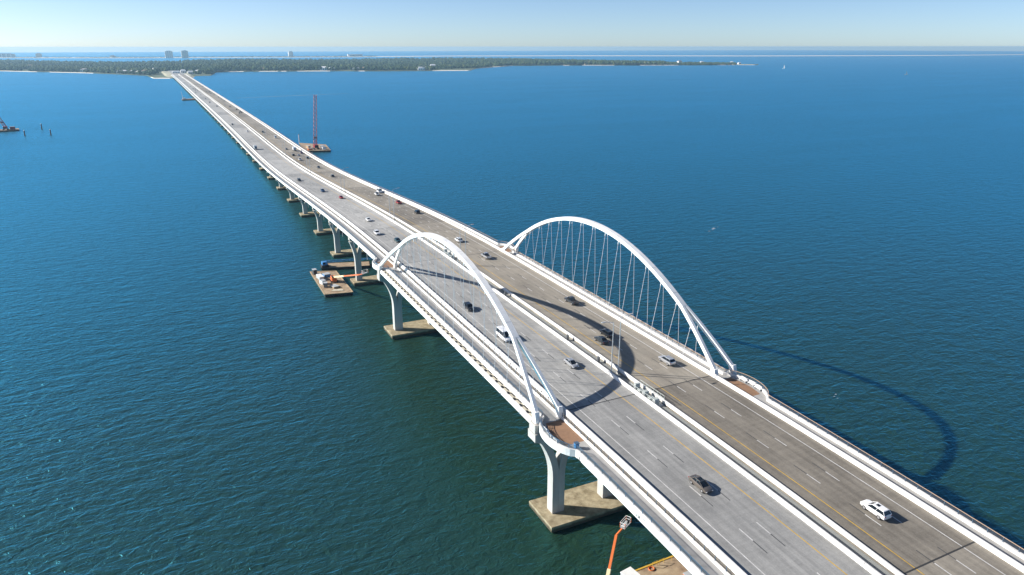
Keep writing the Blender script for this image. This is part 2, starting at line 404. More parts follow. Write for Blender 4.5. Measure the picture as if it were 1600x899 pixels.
    for e in (-1, 1):
        for k_ in (-1, 1):
            rr = []
            for i in range(19):
                t = i/18; y_ = e*(us-1.2+(57.2-us+1.2)*t)
                off = 0.352+(2.1 if k_ < 0 else 2.5)*max(0, (t-0.03))**1.02
                rr.append(ring(y_, ARCH_X+k_*off, 0.72, 1.03))
            MB().loft(rr).build('leg', M_STEEL, A)
            # steel shoe down to the pedestal
            xb = ARCH_X+k_*(0.43+(2.1 if k_ < 0 else 2.5))
            p = Vector((s*xb, e*57.2, arch_z(57.2)))
            MB().beam(p+Vector((0, -e*.15, .4)), Vector((s*xb, e*57.6, zr(57.5)-1.45)), 1.0, 1.5).build('shoe', M_STEEL, A)
    for y_ in (-38, -29, -19.5, -9.8, 0, 9.8, 19.5, 29, 38):
        MB().loft([ring(y_+d, ARCH_X, 1.436, 1.096) for d in (-.05, .05)]).build('splice_joint', M_GREYS, A)
    sock = MB().bar((0, 0, 0), (0, 0, 0.4), 0.11, 8).mesh('socket', M_STEEL)
    for i in range(15):
        y_ = -46.2+6.6*i
        for k_, xb in ((-1, 19.86), (1, 24.05)):
            o = 0.0
            if abs(y_) > us: o = 0.43+(2.1 if k_ < 0 else 2.5)*((abs(y_)-us)/(57.5-us))
            top = Vector((s*(ARCH_X+k_*max(o, 0.35)), y_, arch_z(y_)-0.7)); bot = pt(s, xb, y_, -0.9)
            MB().bar(top, bot, 0.058, 5).build('hanger', M_STEEL, A)
            lug = (bot-top).normalized()
            MB().beam(top-lug*0.15, top+lug*0.9, 0.16, 0.2).build('hanger_lug', M_STEEL, A)
            link('socket', sock, A, pt(s, xb, y_, -0.55))
    # outer tie girder with bolts and blocks coloured as slot shade, between the arch feet
    T = sweep(s, [(24.14, -2.3), (26.0, -2.3), (26.5, -1.95), (26.5, -1.45), (26.1, -0.95), (24.70, -0.95), (24.70, -0.62), (24.14, -0.62)], -56.2, 56.2).build('tie_girder', M_WHITE, B)
    sweep(s, rect(24.80, 25.75, -0.97, -0.945), -55.5, 55.5).build('gutter_strip', M_BEIGE, T)
    slot = MB().box(-.16, .16, -.95, .95, -.02, .04).mesh('slot_shade', M_DARK)  # raised block, its black stands for the shade inside an open slot
    boltb = MB().box(-.26, .26, -.5, -.14, 0, .12).box(-.2, .2, .05, .42, 0, .18).mesh('anchor_bolt', M_DARK)
    stiff = MB().box(-.03, .03, -.12, .12, -.75, .1).mesh('stiffener', M_RAIL)
    for i in range(36):
        y_ = -54.2+3.1*i
        link('slot_shade', slot, T, pt(s, 25.0, y_, -.94)); link('anchor_bolt', boltb, T, pt(s, 25.6, y_+1.2, -0.95))
        if i % 3 == 1: link('stiffener', stiff, T, pt(s, 26.5, y_, -1.5))
        if s < 0: link('anchor_plate', slotr, B, pt(s, 19.60, y_, 0.12))
slotr = MB().bar((-.02, 0, 0), (.0, 0, 0), .26, 10).bar((-.07, 0, 0), (-.02, 0, 0), .14, 8).mesh('anchor_plate', M_RAIL)
for s_ in (-1, 1): build_bridge(s_)

# ------------------------------------------------------------------ water
def build_water():
    m = bpy.data.materials.new('bay_water'); m.use_nodes = True; N = m.node_tree.nodes; L = m.node_tree.links; b = N['Principled BSDF']
    tc = N.new('ShaderNodeTexCoord')
    def noise(rot, st, sc_, det, rough=0.55, dist=0.0):
        mp = N.new('ShaderNodeMapping'); mp.inputs['Rotation'].default_value = (0, 0, rot); mp.inputs['Scale'].default_value = st
        n = N.new('ShaderNodeTexNoise'); n.inputs['Scale'].default_value = sc_; n.inputs['Detail'].default_value = det
        n.inputs['Roughness'].default_value = rough; n.inputs['Distortion'].default_value = dist
        L.new(tc.outputs['Object'], mp.inputs[0]); L.new(mp.outputs[0], n.inputs['Vector']); return n.outputs[0]
    def mth(op, a, c):
        n = N.new('ShaderNodeMath'); n.operation = op
        for i, v in enumerate((a, c)):
            if isinstance(v, (int, float)): n.inputs[i].default_value = v
            else: L.new(v, n.inputs[i])
        return n.outputs[0]
    h = mth('MULTIPLY', noise(0.45, (0.6, 1, 1), 0.68, 3.5, 0.62, 0.8), 0.42)
    h = mth('ADD', h, mth('MULTIPLY', noise(0.35, (0.45, 1, 1), 0.27, 2, 0.5, 0.6), 0.62))
    h = mth('ADD', h, mth('MULTIPLY', noise(0.4, (0.5, 1, 1), 1.3, 2, 0.6), 0.10))
    bp = N.new('ShaderNodeBump'); bp.inputs['Strength'].default_value = 1.0; bp.inputs['Distance'].default_value = 1.18
    L.new(h, bp.inputs['Height'])
    gust = N.new('ShaderNodeMapRange'); gust.inputs[1].default_value = 0.3; gust.inputs[2].default_value = 0.7; gust.inputs[3].default_value = 0.7; gust.inputs[4].default_value = 1.0
    L.new(noise(0.6, (0.28, 1, 1), 0.011, 4, 0.6, 0.8), gust.inputs[0]); L.new(gust.outputs[0], bp.inputs['Strength'])
    big = noise(0.3, (0.5, 1, 1), 0.0035, 4, 0.6, 0.5)
    rp = N.new('ShaderNodeValToRGB'); e = rp.color_ramp.elements
    e[0].position = 0.35; e[0].color = (0.016, 0.034, 0.0125, 1); e[1].position = 0.7; e[1].color = (0.011, 0.037, 0.022, 1)
    L.new(big, rp.inputs[0])
    # murky green body colour below, facets mirror the sky, its deeper blue painted in
    df = N.new('ShaderNodeBsdfDiffuse'); L.new(rp.outputs[0], df.inputs['Color']); L.new(bp.outputs[0], df.inputs['Normal'])
    gs = N.new('ShaderNodeBsdfGlossy'); gs.inputs['Roughness'].default_value = 0.3; gs.inputs['Color'].default_value = (0.15, 0.73, 0.98, 1); L.new(bp.outputs[0], gs.inputs['Normal'])
    fr_ = N.new('ShaderNodeFresnel'); fr_.inputs['IOR'].default_value = 1.7; L.new(bp.outputs[0], fr_.inputs['Normal'])
    mx = N.new('ShaderNodeMixShader'); L.new(mth('MINIMUM', mth('MULTIPLY', fr_.outputs[0], 1.3), 1.0), mx.inputs[0]); L.new(df.outputs[0], mx.inputs[1]); L.new(gs.outputs[0], mx.inputs[2])
    N.remove(b); L.new(mx.outputs[0], N['Material Output'].inputs['Surface'])
    # square sheet reaching the horizon, finer rows near the bridges
    e = [-16990, -6000, -2000, -700, -250, 0, 250, 700, 2000, 6000, 16990]; n = len(e)
    vs = [(CAM[0]+x, CAM[1]+y, 0) for y in e for x in e]
    fs = [(j*n+i, j*n+i+1, (j+1)*n+i+1, (j+1)*n+i) for j in range(n-1) for i in range(n-1)]
    tag(MB().add(vs, fs).build('water', m, fix=False), kind='structure')
build_water()

# ------------------------------------------------------------------ far shore
SHORE = [(-60, -830, 3728), (0, -674, 3609), (60, -511, 3398), (140, -312, 3139), (190, -196, 2934), (230, -110, 2757), (240, -90, 2478), (266, -42, 2456), (300, 45, 2630), (330, 95, 2662), (338, 138, 3014), (370, 219, 3062),
         (500, 540, 2978), (600, 778, 2850), (680, 985, 2801), (735, 1127, 2754), (745, 1274, 3029), (800, 1644, 3419), (880, 1928, 3366), (1000, 2312, 3192), (1100, 2633, 3047), (1150, 2834, 3019), (1185, 2938, 2956)]
BACK = [(-60, -1275, 6124), (0, -1017, 5886), (200, -223, 4983), (300, 146, 5134), (400, 581, 5431), (600, 1565, 5586), (800, 2311, 4803), (900, 2618, 4396), (1000, 2778, 3848), (1100, 2948, 3422), (1185, 3037, 3059)]
SH = np.array(SHORE, float); BK = np.array(BACK, float)
def fr(p): return np.array([np.interp(p, SH[:, 0], SH[:, 1]), np.interp(p, SH[:, 0], SH[:, 2])])
def bk(p): return np.array([np.interp(p, BK[:, 0], BK[:, 1]), np.interp(p, BK[:, 0], BK[:, 2])])
def build_shore():
    ps = sorted(set(list(np.linspace(-60, 1185, 150))+[p[0] for p in SHORE])); vs = []; fs = []
    for i, p in enumerate(ps):
        f = fr(p); b = bk(p); w = b-f; d = w/np.linalg.norm(w)
        for q, z in ((f, -0.6), (f+d*14, 1.1), (f+d*60, 2.0), (f+w*.5, 3.0), (b-d*20, 1.5), (b, -0.6)): vs.append((q[0], q[1], z))
        if i:
            for k in range(5): fs.append(((i-1)*6+k, i*6+k, i*6+k+1, (i-1)*6+k+1))
    tag(MB().add(vs, fs).build('shore_land', M_GRASS, fix=False), kind='structure')
    beaches = [(-60, 58, 14), (78, 146, 16), (236, 268, 30), (357, 381, 34), (404, 434, 18), (438, 447, 16), (464, 516, 24), (560, 570, 14), (676, 742, 40), (742, 802, 34), (880, 890, 12), (910, 960, 10), (1000, 1060, 10), (1120, 1180, 14)]
    for a, b_, w in beaches:
        vs = []; fs = []
        for i, p in enumerate(np.linspace(a, b_, 14)):
            f = fr(p); d = bk(p)-f; d /= np.linalg.norm(d); k = math.sin(math.pi*(i+.4)/13.8)
            f = f-d*6
            for q, z in ((f, -0.3), (f+d*(4+w*k*.3), 1.2), (f+d*(6+w*k*.7), 2.0)): vs.append((q[0], q[1], z))
            if i:
                for j in range(2): fs.append(((i-1)*3+j, i*3+j, i*3+j+1, (i-1)*3+j+1))
        tag(MB().add(vs, fs).build('beach', M_SAND, fix=False), kind='structure')
    # approach embankment under the far end of both bridges
    vs = []
    for y_, w, z in ((2470, 30, 0.5), (2560, 34, 3.0), (2610, 36, 4.6), (3100, 40, 5.0)): vs += [(xr(y_)-w-14, y_, -0.5), (xr(y_)-w, y_, z), (xr(y_)+w, y_, z), (xr(y_)+w+14, y_, -0.5)]
    fs = [(i*4+k, i*4+k+1, i*4+k+5, i*4+k+4) for i in range(3) for k in range(3)]
    tag(MB().add(vs, fs).build('approach_bank', mat('bank_sand', (0.50, 0.45, 0.33), 0.95, vary=0.4, scale=0.03, dark=(0.16, 0.18, 0.09)), fix=False), kind='structure')
    MBr = MB().box(-20, 20, -230, 230, 0, 0.3); o = MBr.build('approach_road', M_ROAD[-1]); o.location = (xr(2870), 2870, 6.65); o.rotation_euler = (0, 0, 0.009); tag(o, kind='structure')
build_shore()

def foliage_mat():
    m = bpy.data.materials.new('foliage'); m.use_nodes = True; N = m.node_tree.nodes; L = m.node_tree.links; b = N['Principled BSDF']
    at = N.new('ShaderNodeAttribute'); at.attribute_name = 'tone'
    rp = N.new('ShaderNodeValToRGB'); e = rp.color_ramp.elements
    e[0].color = (0.020, 0.045, 0.022, 1); e[1].color = (0.095, 0.115, 0.042, 1)
    k = e.new(0.55); k.color = (0.045, 0.078, 0.030, 1)
    L.new(at.outputs['Fac'], rp.inputs[0]); L.new(rp.outputs[0], b.inputs['Base Color'])
    b.inputs['Roughness'].default_value = 0.9; b.inputs['Specular IOR Level'].default_value = 0.1
    MATS['foliage'] = m; return m
M_FOL = foliage_mat()
PHI = (1+5**.5)/2
ICO_V = np.array([(-1, PHI, 0), (1, PHI, 0), (-1, -PHI, 0), (1, -PHI, 0), (0, -1, PHI), (0, 1, PHI), (0, -1, -PHI), (0, 1, -PHI), (PHI, 0, -1), (PHI, 0, 1), (-PHI, 0, -1), (-PHI, 0, 1)])/math.sqrt(1+PHI*PHI)
ICO_F = np.array([(0, 11, 5), (0, 5, 1), (0, 1, 7), (0, 7, 10), (0, 10, 11), (1, 5, 9), (5, 11, 4), (11, 10, 2), (10, 7, 6), (7, 1, 8), (3, 9, 4), (3, 4, 2), (3, 2, 6), (3, 6, 8), (3, 8, 9), (4, 9, 5), (2, 4, 11), (6, 2, 10), (8, 6, 7), (9, 8, 1)])
def blob_cloud(name, C, R, tone, m):
    """many irregular leaf clumps as one mesh: centres C (n,3), radii R (n,3), one tone per clump"""
    n = len(C); jit = NPR.uniform(0.62, 1.22, (n, 12, 1)); V = (ICO_V[None]*jit*R[:, None, :]+C[:, None, :]).reshape(-1, 3)
    F = (ICO_F[None]+(np.arange(n)*12)[:, None, None]).reshape(-1, 3)
    me = bpy.data.meshes.new(name); me.vertices.add(len(V)); me.vertices.foreach_set('co', V.ravel())
    me.loops.add(F.size); me.loops.foreach_set('vertex_index', F.ravel().astype(np.int32))
    me.polygons.add(len(F)); me.polygons.foreach_set('loop_start', np.arange(0, F.size, 3, dtype=np.int32)); me.polygons.foreach_set('loop_total', np.full(len(F), 3, np.int32))
    a = me.attributes.new('tone', 'FLOAT', 'POINT'); a.data.foreach_set('value', np.repeat(tone, 12).astype(np.float32))
    me.materials.append(m); me.update(calc_edges=True); return link(name, me)
def build_woods():
    n = 15000
    p = NPR.uniform(-60, 1183, n*2); v = NPR.uniform(0, 1, n*2)**1.25*0.985+0.012
    F = np.array([np.interp(p, SH[:, 0], SH[:, 1]), np.interp(p, SH[:, 0], SH[:, 2])]).T; B_ = np.array([np.interp(p, BK[:, 0], BK[:, 1]), np.interp(p, BK[:, 0], BK[:, 2])]).T
    Q = F+(B_-F)*v[:, None]
    xc = -4.4-6.6*(Q[:, 1]-2000)/700
    keep = ~((np.abs(Q[:, 0]-xc) < 62) & (Q[:, 1] < 3100)) & ~((p > 236) & (p < 335) & (Q[:, 1] < 2760))
    keep &= ~((p > 676) & (p < 745) & (Q[:, 1] < 2900+(p-676)*2.0))
    # thinner towards the tip of the spit, clearings elsewhere
    cl = np.sin(Q[:, 0]*0.011+1.3)*np.sin(Q[:, 1]*0.009+.4)+np.sin(Q[:, 0]*.031)*.5
    keep &= (cl < 0.95) & (p < 1150) & ((p < 1060) | (NPR.uniform(0, 1, n*2) < 0.5))
    Q = Q[keep][:n]; p = p[keep][:n]; n = len(Q)
    hgt = NPR.uniform(8, 17, n)*np.where(p > 1040, 0.6, 1.0)*(1+0.25*np.sin(Q[:, 0]*.004))
    tone = np.clip(0.5+0.22*np.sin(Q[:, 0]*.013+Q[:, 1]*.007)+NPR.normal(0, .22, n), 0, 1)
    r = NPR.uniform(5, 9.5, n)
    C1 = np.column_stack([Q, 1.5+hgt*.55]); R1 = np.column_stack([r, r, hgt*.5])
    off = NPR.uniform(-1, 1, (n, 2))*r[:, None]*.7
    C2 = np.column_stack([Q+off, 1.5+hgt*.85]); R2 = np.column_stack([r*.6, r*.6, hgt*.3])
    o = blob_cloud('woodland', np.vstack([C1, C2]), np.vstack([R1, R2]), np.concatenate([tone, np.clip(tone+.12, 0, 1)]), M_FOL)
    tag(o, 'dark green woodland covering the low peninsula beyond the bridges', 'woodland', kind='stuff')
build_woods()

def house(x, y, w, d, h, wi, ri, rz, label, name='house', group=None):
    t = thing(name, label, 'house', (x, y, 1.6), rz, group)
    MB().box(-w/2, w/2, -d/2, d/2, -2, h).build('wall', M_WALL[wi], t)
    rf = MB(); e = 0.8; k = w*0.22
    rf.add([(-w/2-e, -d/2-e, h), (w/2+e, -d/2-e, h), (w/2+e, d/2+e, h), (-w/2-e, d/2+e, h), (-w/2+k, 0, h+d*.32), (w/2-k, 0, h+d*.32)],
           [(0, 1, 5, 4), (1, 2, 5), (2, 3, 4, 5), (3, 0, 4), (3, 2, 1, 0)]).build('roof', M_ROOF[ri], t)
    for i in range(3):
        xx = -w/2+w*(i+.5)/3
        MB().box(xx-w*.08, xx+w*.08, -d/2-.12, -d/2+.02, h*.35, h*.78).build('window', M_WIN, t)
    return t
HOUSES = [(-203, 3000), (-185, 2975), (-157, 2935), (-136, 2890), (-115, 2850), (-79, 3260), (148, 3300), (60, 2790), (-803, 4700), (-941, 5300), (-623, 4100), (-656, 4000), (-335, 3250), (403, 3180), (564, 3010), (594, 3000),
          (745, 3020), (821, 3060), (1023, 3050), (1120, 3200), (940, 2850), (2161, 3520), (2115, 3420), (2547, 3480), (2760, 3420), (2880, 3360), (2985, 3220), (2913, 3080), (330, 3120), (690, 2960), (1880, 3440), (2400, 3260)]
kinds = [('white house with grey hipped roof among the shore trees', 0, 0), ('cream house with brown hipped roof among the shore trees', 1, 1), ('white house with white hipped roof among the shore trees', 0, 2), ('grey house with white roof among the shore trees', 2, 2)]
for i, (x, y) in enumerate(HOUSES):
    lb, wi, ri = kinds[(i*7+i//3) % 4]; w = RND.uniform(16, 34)
    house(x, y, w, w*.6, RND.uniform(7, 13), wi, ri, RND.uniform(-.5, .5)-.2, lb, group='houses on the far shore: '+kinds[(i*7+i//3) % 4][0].split(' among')[0])
for x, y, w, h in ((-14, 2790, 26, 9), (12, 2840, 18, 12), (36, 2800, 22, 8)):
    house(x, y, w, 14, h, 0, 2, 0.05, 'white building where the bridges come ashore', 'plaza_building', 'white buildings at the bridge landing')

# the barrier island with its towers
ISL = [(-1903, 8452), (-1369, 8222), (-284, 7528), (822, 7424), (1784, 7265), (2794, 7396), (4130, 6952), (5708, 5900), (6875, 5500), (7982, 5300), (9536, 5355), (11657, 5729)]
def build_island():
    vs = []; fs = []
    for i, (x, y) in enumerate(ISL):
        d = Vector((x-CAM[0], y-CAM[1])).normalized()
        for k, z in ((0, -.5), (25, 2.5), (120, 4.0), (300, 3.0), (330, -.5)): vs.append((x+d.x*k, y+d.y*k, z))
        if i:
            for k in range(4): fs.append(((i-1)*5+k, i*5+k, i*5+k+1, (i-1)*5+k+1))
    tag(MB().add(vs, fs).build('barrier_island', M_SAND, fix=False), kind='structure')
    n = 900; t = NPR.uniform(0, 4.2, n); i = t.astype(int); f = (t-i)[:, None]; I = np.array(ISL, float)
    Q = I[i]*(1-f)+I[i+1]*f; d = Q-np.array(CAM[:2]); d /= np.linalg.norm(d, axis=1)[:, None]; Q += d*NPR.uniform(60, 260, n)[:, None]
    h = NPR.uniform(4, 9, n); r = NPR.uniform(8, 20, n)
    o = blob_cloud('scrub', np.column_stack([Q, 3+h*.4]), np.column_stack([r, r, h*.6]), NPR.uniform(.2, .9, n), M_FOL)
    tag(o, 'low dark scrub along the distant barrier island', 'scrub', kind='stuff')
build_island()
def tower(x, y, w, d, h, label, floors, name='apartment_tower', rz=0.05):
    t = thing(name, label, 'building', (x, y, 2.0), rz)
    MB().box(-w/2, w/2, -d/2, d/2, -2, h).build('wall', M_WALL[1 if floors % 2 else 0], t)
    MB().box(-w*.3, w*.3, -d*.3, d*.3, h-.1, h+5).build('roof_plant', M_WALL[2], t)
    n = max(2, floors//3)
    for k in range(n):
        z = h*(k+.3)/n
        for j in range(4):
            a = -w/2+w*(j+.12)/4; MB().box(a, a+w*.19, -d/2-.3, -d/2+.05, z, z+h/n*.5).build('window', M_WIN, t)
for x, y, w, h, fl, lb in ((-1330, 8330, 170, 42, 12, 'broad pale hotel block on the distant barrier island'), (-1052, 8200, 58, 44, 15, 'pale tower standing alone near the broad island hotel'),
                           (62, 7500, 78, 70, 18, 'cream twin tower, the wider of two on the island beyond the bridge landing'), (196, 7440, 68, 74, 21, 'cream twin tower, the narrower of two on the island beyond the bridge landing'),
                           (1165, 7500, 52, 62, 16, 'single pale tower on the island behind the woods'), (-420, 7900, 60, 20, 9, 'low pale building on the island between hotel and twin towers')):
    tower(x, y, w*.85, 22, h*.82, lb, fl)
t = thing('pavilion', 'long white flat-roofed pavilion on the distant barrier island', 'building', (1790, 7420, 3), 0.1)
MB().box(-78, 78, -10, 10, 17, 23).build('roof', M_WALL[0], t); MB().box(-78, -58, -10, 10, -3, 17).build('end_block', M_WALL[0], t)
MB().box(-58, 74, -4, 4, -3, 17).build('wall', M_WALL[2], t); MB().box(70, 78, -9, 9, -3, 17).build('end_block', M_WALL[0], t)

# ------------------------------------------------------------------ vehicles
CAR_TYPES = {
    'sedan': dict(L=4.75, W=1.84, st=[(-2.37, .42, .78, .70), (-2.22, .30, .98, .84), (-1.5, .24, 1.02, .915), (-.5, .22, .98, .92), (.9, .22, .95, .92), (1.25, .22, .93, .91), (1.9, .25, .83, .88), (2.25, .30, .70, .80), (2.38, .40, .56, .66)],
                  cab=(-2.0, 1.42, .76), roof=(-1.05, .28, .58, 1.45), wb=1.38, wr=.335),
    'suv': dict(L=4.75, W=1.92, st=[(-2.37, .45, .95, .80), (-2.28, .36, 1.12, .90), (-1.5, .30, 1.12, .955), (-.5, .28, 1.10, .96), (.85, .28, 1.08, .96), (1.2, .28, 1.06, .95), (1.95, .30, .98, .92), (2.28, .36, .85, .84), (2.38, .45, .66, .72)],
                cab=(-2.27, 1.22, .84), roof=(-1.82, .30, .67, 1.66), wb=1.38, wr=.37),
    'pickup': dict(L=5.6, W=1.98, st=[(-2.8, .55, .82, .93), (-2.75, .5, 1.05, .97), (-.55, .36, 1.08, .985), (-.5, .36, 1.10, .985), (1.1, .34, 1.10, .985), (1.4, .34, 1.08, .98), (2.3, .36, 1.02, .95), (2.7, .42, .90, .88), (2.8, .5, .72, .80)],
                   cab=(-.75, 1.32, .86), roof=(-.55, .65, .68, 1.82), wb=1.72, wr=.39),
    'van': dict(L=6.0, W=2.1, st=[(-3.0, .45, 1.45, .96), (-2.95, .38, 1.55, 1.02), (-1, .34, 1.55, 1.05), (1.2, .34, 1.52, 1.05), (1.7, .34, 1.36, 1.03), (2.4, .36, 1.12, .98), (2.85, .42, .95, .90), (3.0, .5, .7, .8)],
                cab=(-2.92, 2.05, .99), roof=(-2.85, 1.15, .90, 2.5), wb=1.85, wr=.38),
}
def make_car(kind, paint, seed=0):
    T = CAR_TYPES[kind]; root = empty('car' if kind in ('sedan',) else {'suv': 'suv', 'pickup': 'pickup_truck', 'van': 'passenger_van'}[kind])
    mb = MB(); rings = []
    for y_, zb, zt, w in T['st']:
        hgt = zt-zb
        rings.append([Vector((w*a, y_, zb+hgt*b)) for a, b in ((-.86, 0), (.86, 0), (.98, .22), (1.0, .62), (.95, .88), (.82, 1.0), (-.82, 1.0), (-.95, .88), (-1.0, .62), (-.98, .22))])
    mb.loft(rings)
    c0, c1, cw = T['cab']; r0, r1, rw, rz_ = T['roof']; zb = min(s[2] for s in T['st'][2:5])-.06
    if kind == 'pickup':
        # open bed: rails and a dark floor
        for sx in (-1, 1): mb.box(sx*.90-.06, sx*.90+.06, -2.76, -.75, 1.05, 1.22)
        mb.box(-.95, .95, -2.79, -2.72, 1.0, 1.21)
        MB().box(-.83, .83, -2.70, -.80, 1.085, 1.10).build('bed_liner', M_TYRE, root)
    corner = [(-cw, c0), (cw, c0), (cw, c1), (-cw, c1)]; top = [(-rw, r0), (rw, r0), (rw, r1), (-rw, r1)]
    for (x0, y0), (x1, y1) in zip(corner, top): mb.beam((x0*1.005, y0, zb+.02), (x1*1.02, y1, rz_-.02), .07, .07)
    for f in ((.5,) if kind != 'van' else (.28, .52, .74)):
        for sx in (-1, 1): mb.beam((sx*cw*1.0, c0+(c1-c0)*f, zb), (sx*rw*1.025, r0+(r1-r0)*f, rz_-.02), .10, .05)
    mb.build('body', paint, root, smooth='angle')
    gl = MB().loft([[Vector((x, y_, zb)) for x, y_ in corner], [Vector((x, y_, rz_-.03)) for x, y_ in top]]).build('windows', M_GLASS, root)
    rf = MB(); q = .05
    rf.loft([[Vector((x*1.03, y_+(q if y_ > 0 else -q)*.6, rz_-.05)) for x, y_ in top], [Vector((x*1.0, y_, rz_+.01)) for x, y_ in top], [Vector((x*.86, y_*.9+(r0+r1)*.05, rz_+.045)) for x, y_ in top]])
    roof = rf.build('roof', paint, root)
    if kind in ('suv', 'sedan') and seed % 2 == 0:
        MB().box(-.32 if kind == 'suv' else -.46, .32 if kind == 'suv' else .46, r1-.95, r1-.35 if kind == 'suv' else r1-.1, rz_+.03, rz_+.06).build('sunroof', M_GLASS, roof)
    wr = T['wr']; W2 = max(s[3] for s in T['st'])
    wm = MB().bar((-.11, 0, 0), (.11, 0, 0), wr, 14).mesh('wheel', M_TYRE); rm = MB().bar((-.118, 0, 0), (.118, 0, 0), wr*.62, 10).mesh('rim', M_RIM)
    for sx in (-1, 1):
        for sy in (-1, 1):
            w = link('wheel', wm, root, (sx*(W2-.10), sy*T['wb'], wr)); link('rim', rm, w)
    yf = T['st'][-1][0]; yb = T['st'][0][0]; zh = T['st'][-2][2]-.12; zt_ = T['st'][1][2]-.18
    for sx in (-1, 1):
        MB().box(sx*.60-.16, sx*.60+.16, yf-.18, yf-.04, zh-.09, zh+.07).build('headlight', M_HEAD, root)
        MB().box(sx*.70-.10, sx*.70+.10, yb-.01, yb+.10, zt_-.07, zt_+.06).build('taillight', M_TAIL, root)
    MB().box(-.5, .5, yf-.06, yf+.015, .46, .62).build('grille', M_TYRE, root)
    return root
def make_truck(cabc, boxm, L=8.0):
    root = empty('box_truck')
    mb = MB(); rings = []
    for y_, zb, zt, w in ((L/2-2.1, .6, 2.4, 1.05), (L/2-1.0, .6, 2.35, 1.05), (L/2-.75, .6, 1.75, 1.05), (L/2-.1, .6, 1.45, 1.0), (L/2, .7, 1.2, .9)):
        rings.append([Vector((w*a, y_, zb+(zt-zb)*b)) for a, b in ((-1, 0), (1, 0), (1, .85), (.9, 1), (-.9, 1), (-1, .85))])
    mb.loft(rings).build('cab', cabc, root)
    MB().add([(-.9, L/2-.93, 2.28), (.9, L/2-.93, 2.28), (.95, L/2-.70, 1.74), (-.95, L/2-.70, 1.74)], [(0, 1, 2, 3)]).build('windscreen', M_GLASS, root)
    MB().box(-1.22, 1.22, -L/2, L/2-2.15, 1.0, 3.6).build('cargo_box', boxm, root, bevel=.05)
    MB().box(-1.1, 1.1, -L/2-.02, -L/2+.03, 1.1, 3.4).build('rear_door', M_GREY, root)
    MB().box(-.5, .5, -L/2+.1, L/2-.6, .55, 1.0).build('chassis', M_TYRE, root)
    wm = MB().bar((-.16, 0, 0), (.16, 0, 0), .5, 12).mesh('wheel', M_TYRE); rm = MB().bar((-.17, 0, 0), (.17, 0, 0), .28, 8).mesh('rim', M_RIM)
    for sx in (-1, 1):
        for y_ in (-L/2+1.6, L/2-1.2):
            w = link('wheel', wm, root, (sx*1.02, y_, .5)); link('rim', rm, w)
    return root
PAINT = {}
def paint(n, c, metal=0.2, rough=0.28):
    if n not in PAINT: PAINT[n] = mat('paint_'+n, c, rough, metal, coat=0.5)
    return PAINT[n]
paint('white', (.78, .78, .77), 0.0); paint('silver', (.50, .51, .52), .55); paint('bronze', (.22, .19, .16), .6); paint('black', (.012, .013, .016), .1); paint('charcoal', (.045, .055, .065), .4)
paint('red', (.36, .02, .02), .15); paint('blue', (.03, .09, .20), .3); paint('grey', (.22, .23, .24), .4); paint('teal', (.02, .07, .08), .3); paint('purple', (.15, .08, .14), .3)
LANES = [YIN+LANE*(i+.5) for i in range(3)]
PROTO = {}
def put(s, x, y, kind, colr, label=None, group=None, dyaw=0.0, seed=0):
    key = (kind, colr, seed % 2)
    if key not in PROTO:
        PROTO[key] = make_truck(paint(colr, (0, 0, 0)), M_GREY if colr == 'grey' else paint('white', (0, 0, 0))) if kind == 'truck' else make_car(kind, paint(colr, (0, 0, 0)), seed); o = PROTO[key]
    else: o = copy_tree(PROTO[key])
    e = 1.0; sl = (zr(y+e)-zr(y-e))/(2*e); hd = (xr(y+e)-xr(y-e))/(2*e)
    o.location = (xr(y)+x, y, zr(y)+0.002)
    o.rotation_euler = (math.atan(sl)*(1 if s > 0 else -1), 0, (math.pi if s < 0 else 0)-math.atan(hd)+dyaw)
    cat = {'sedan': 'car', 'suv': 'car', 'pickup': 'pickup', 'van': 'van', 'truck': 'truck'}[kind]
    tag(o, label, cat, group); return o
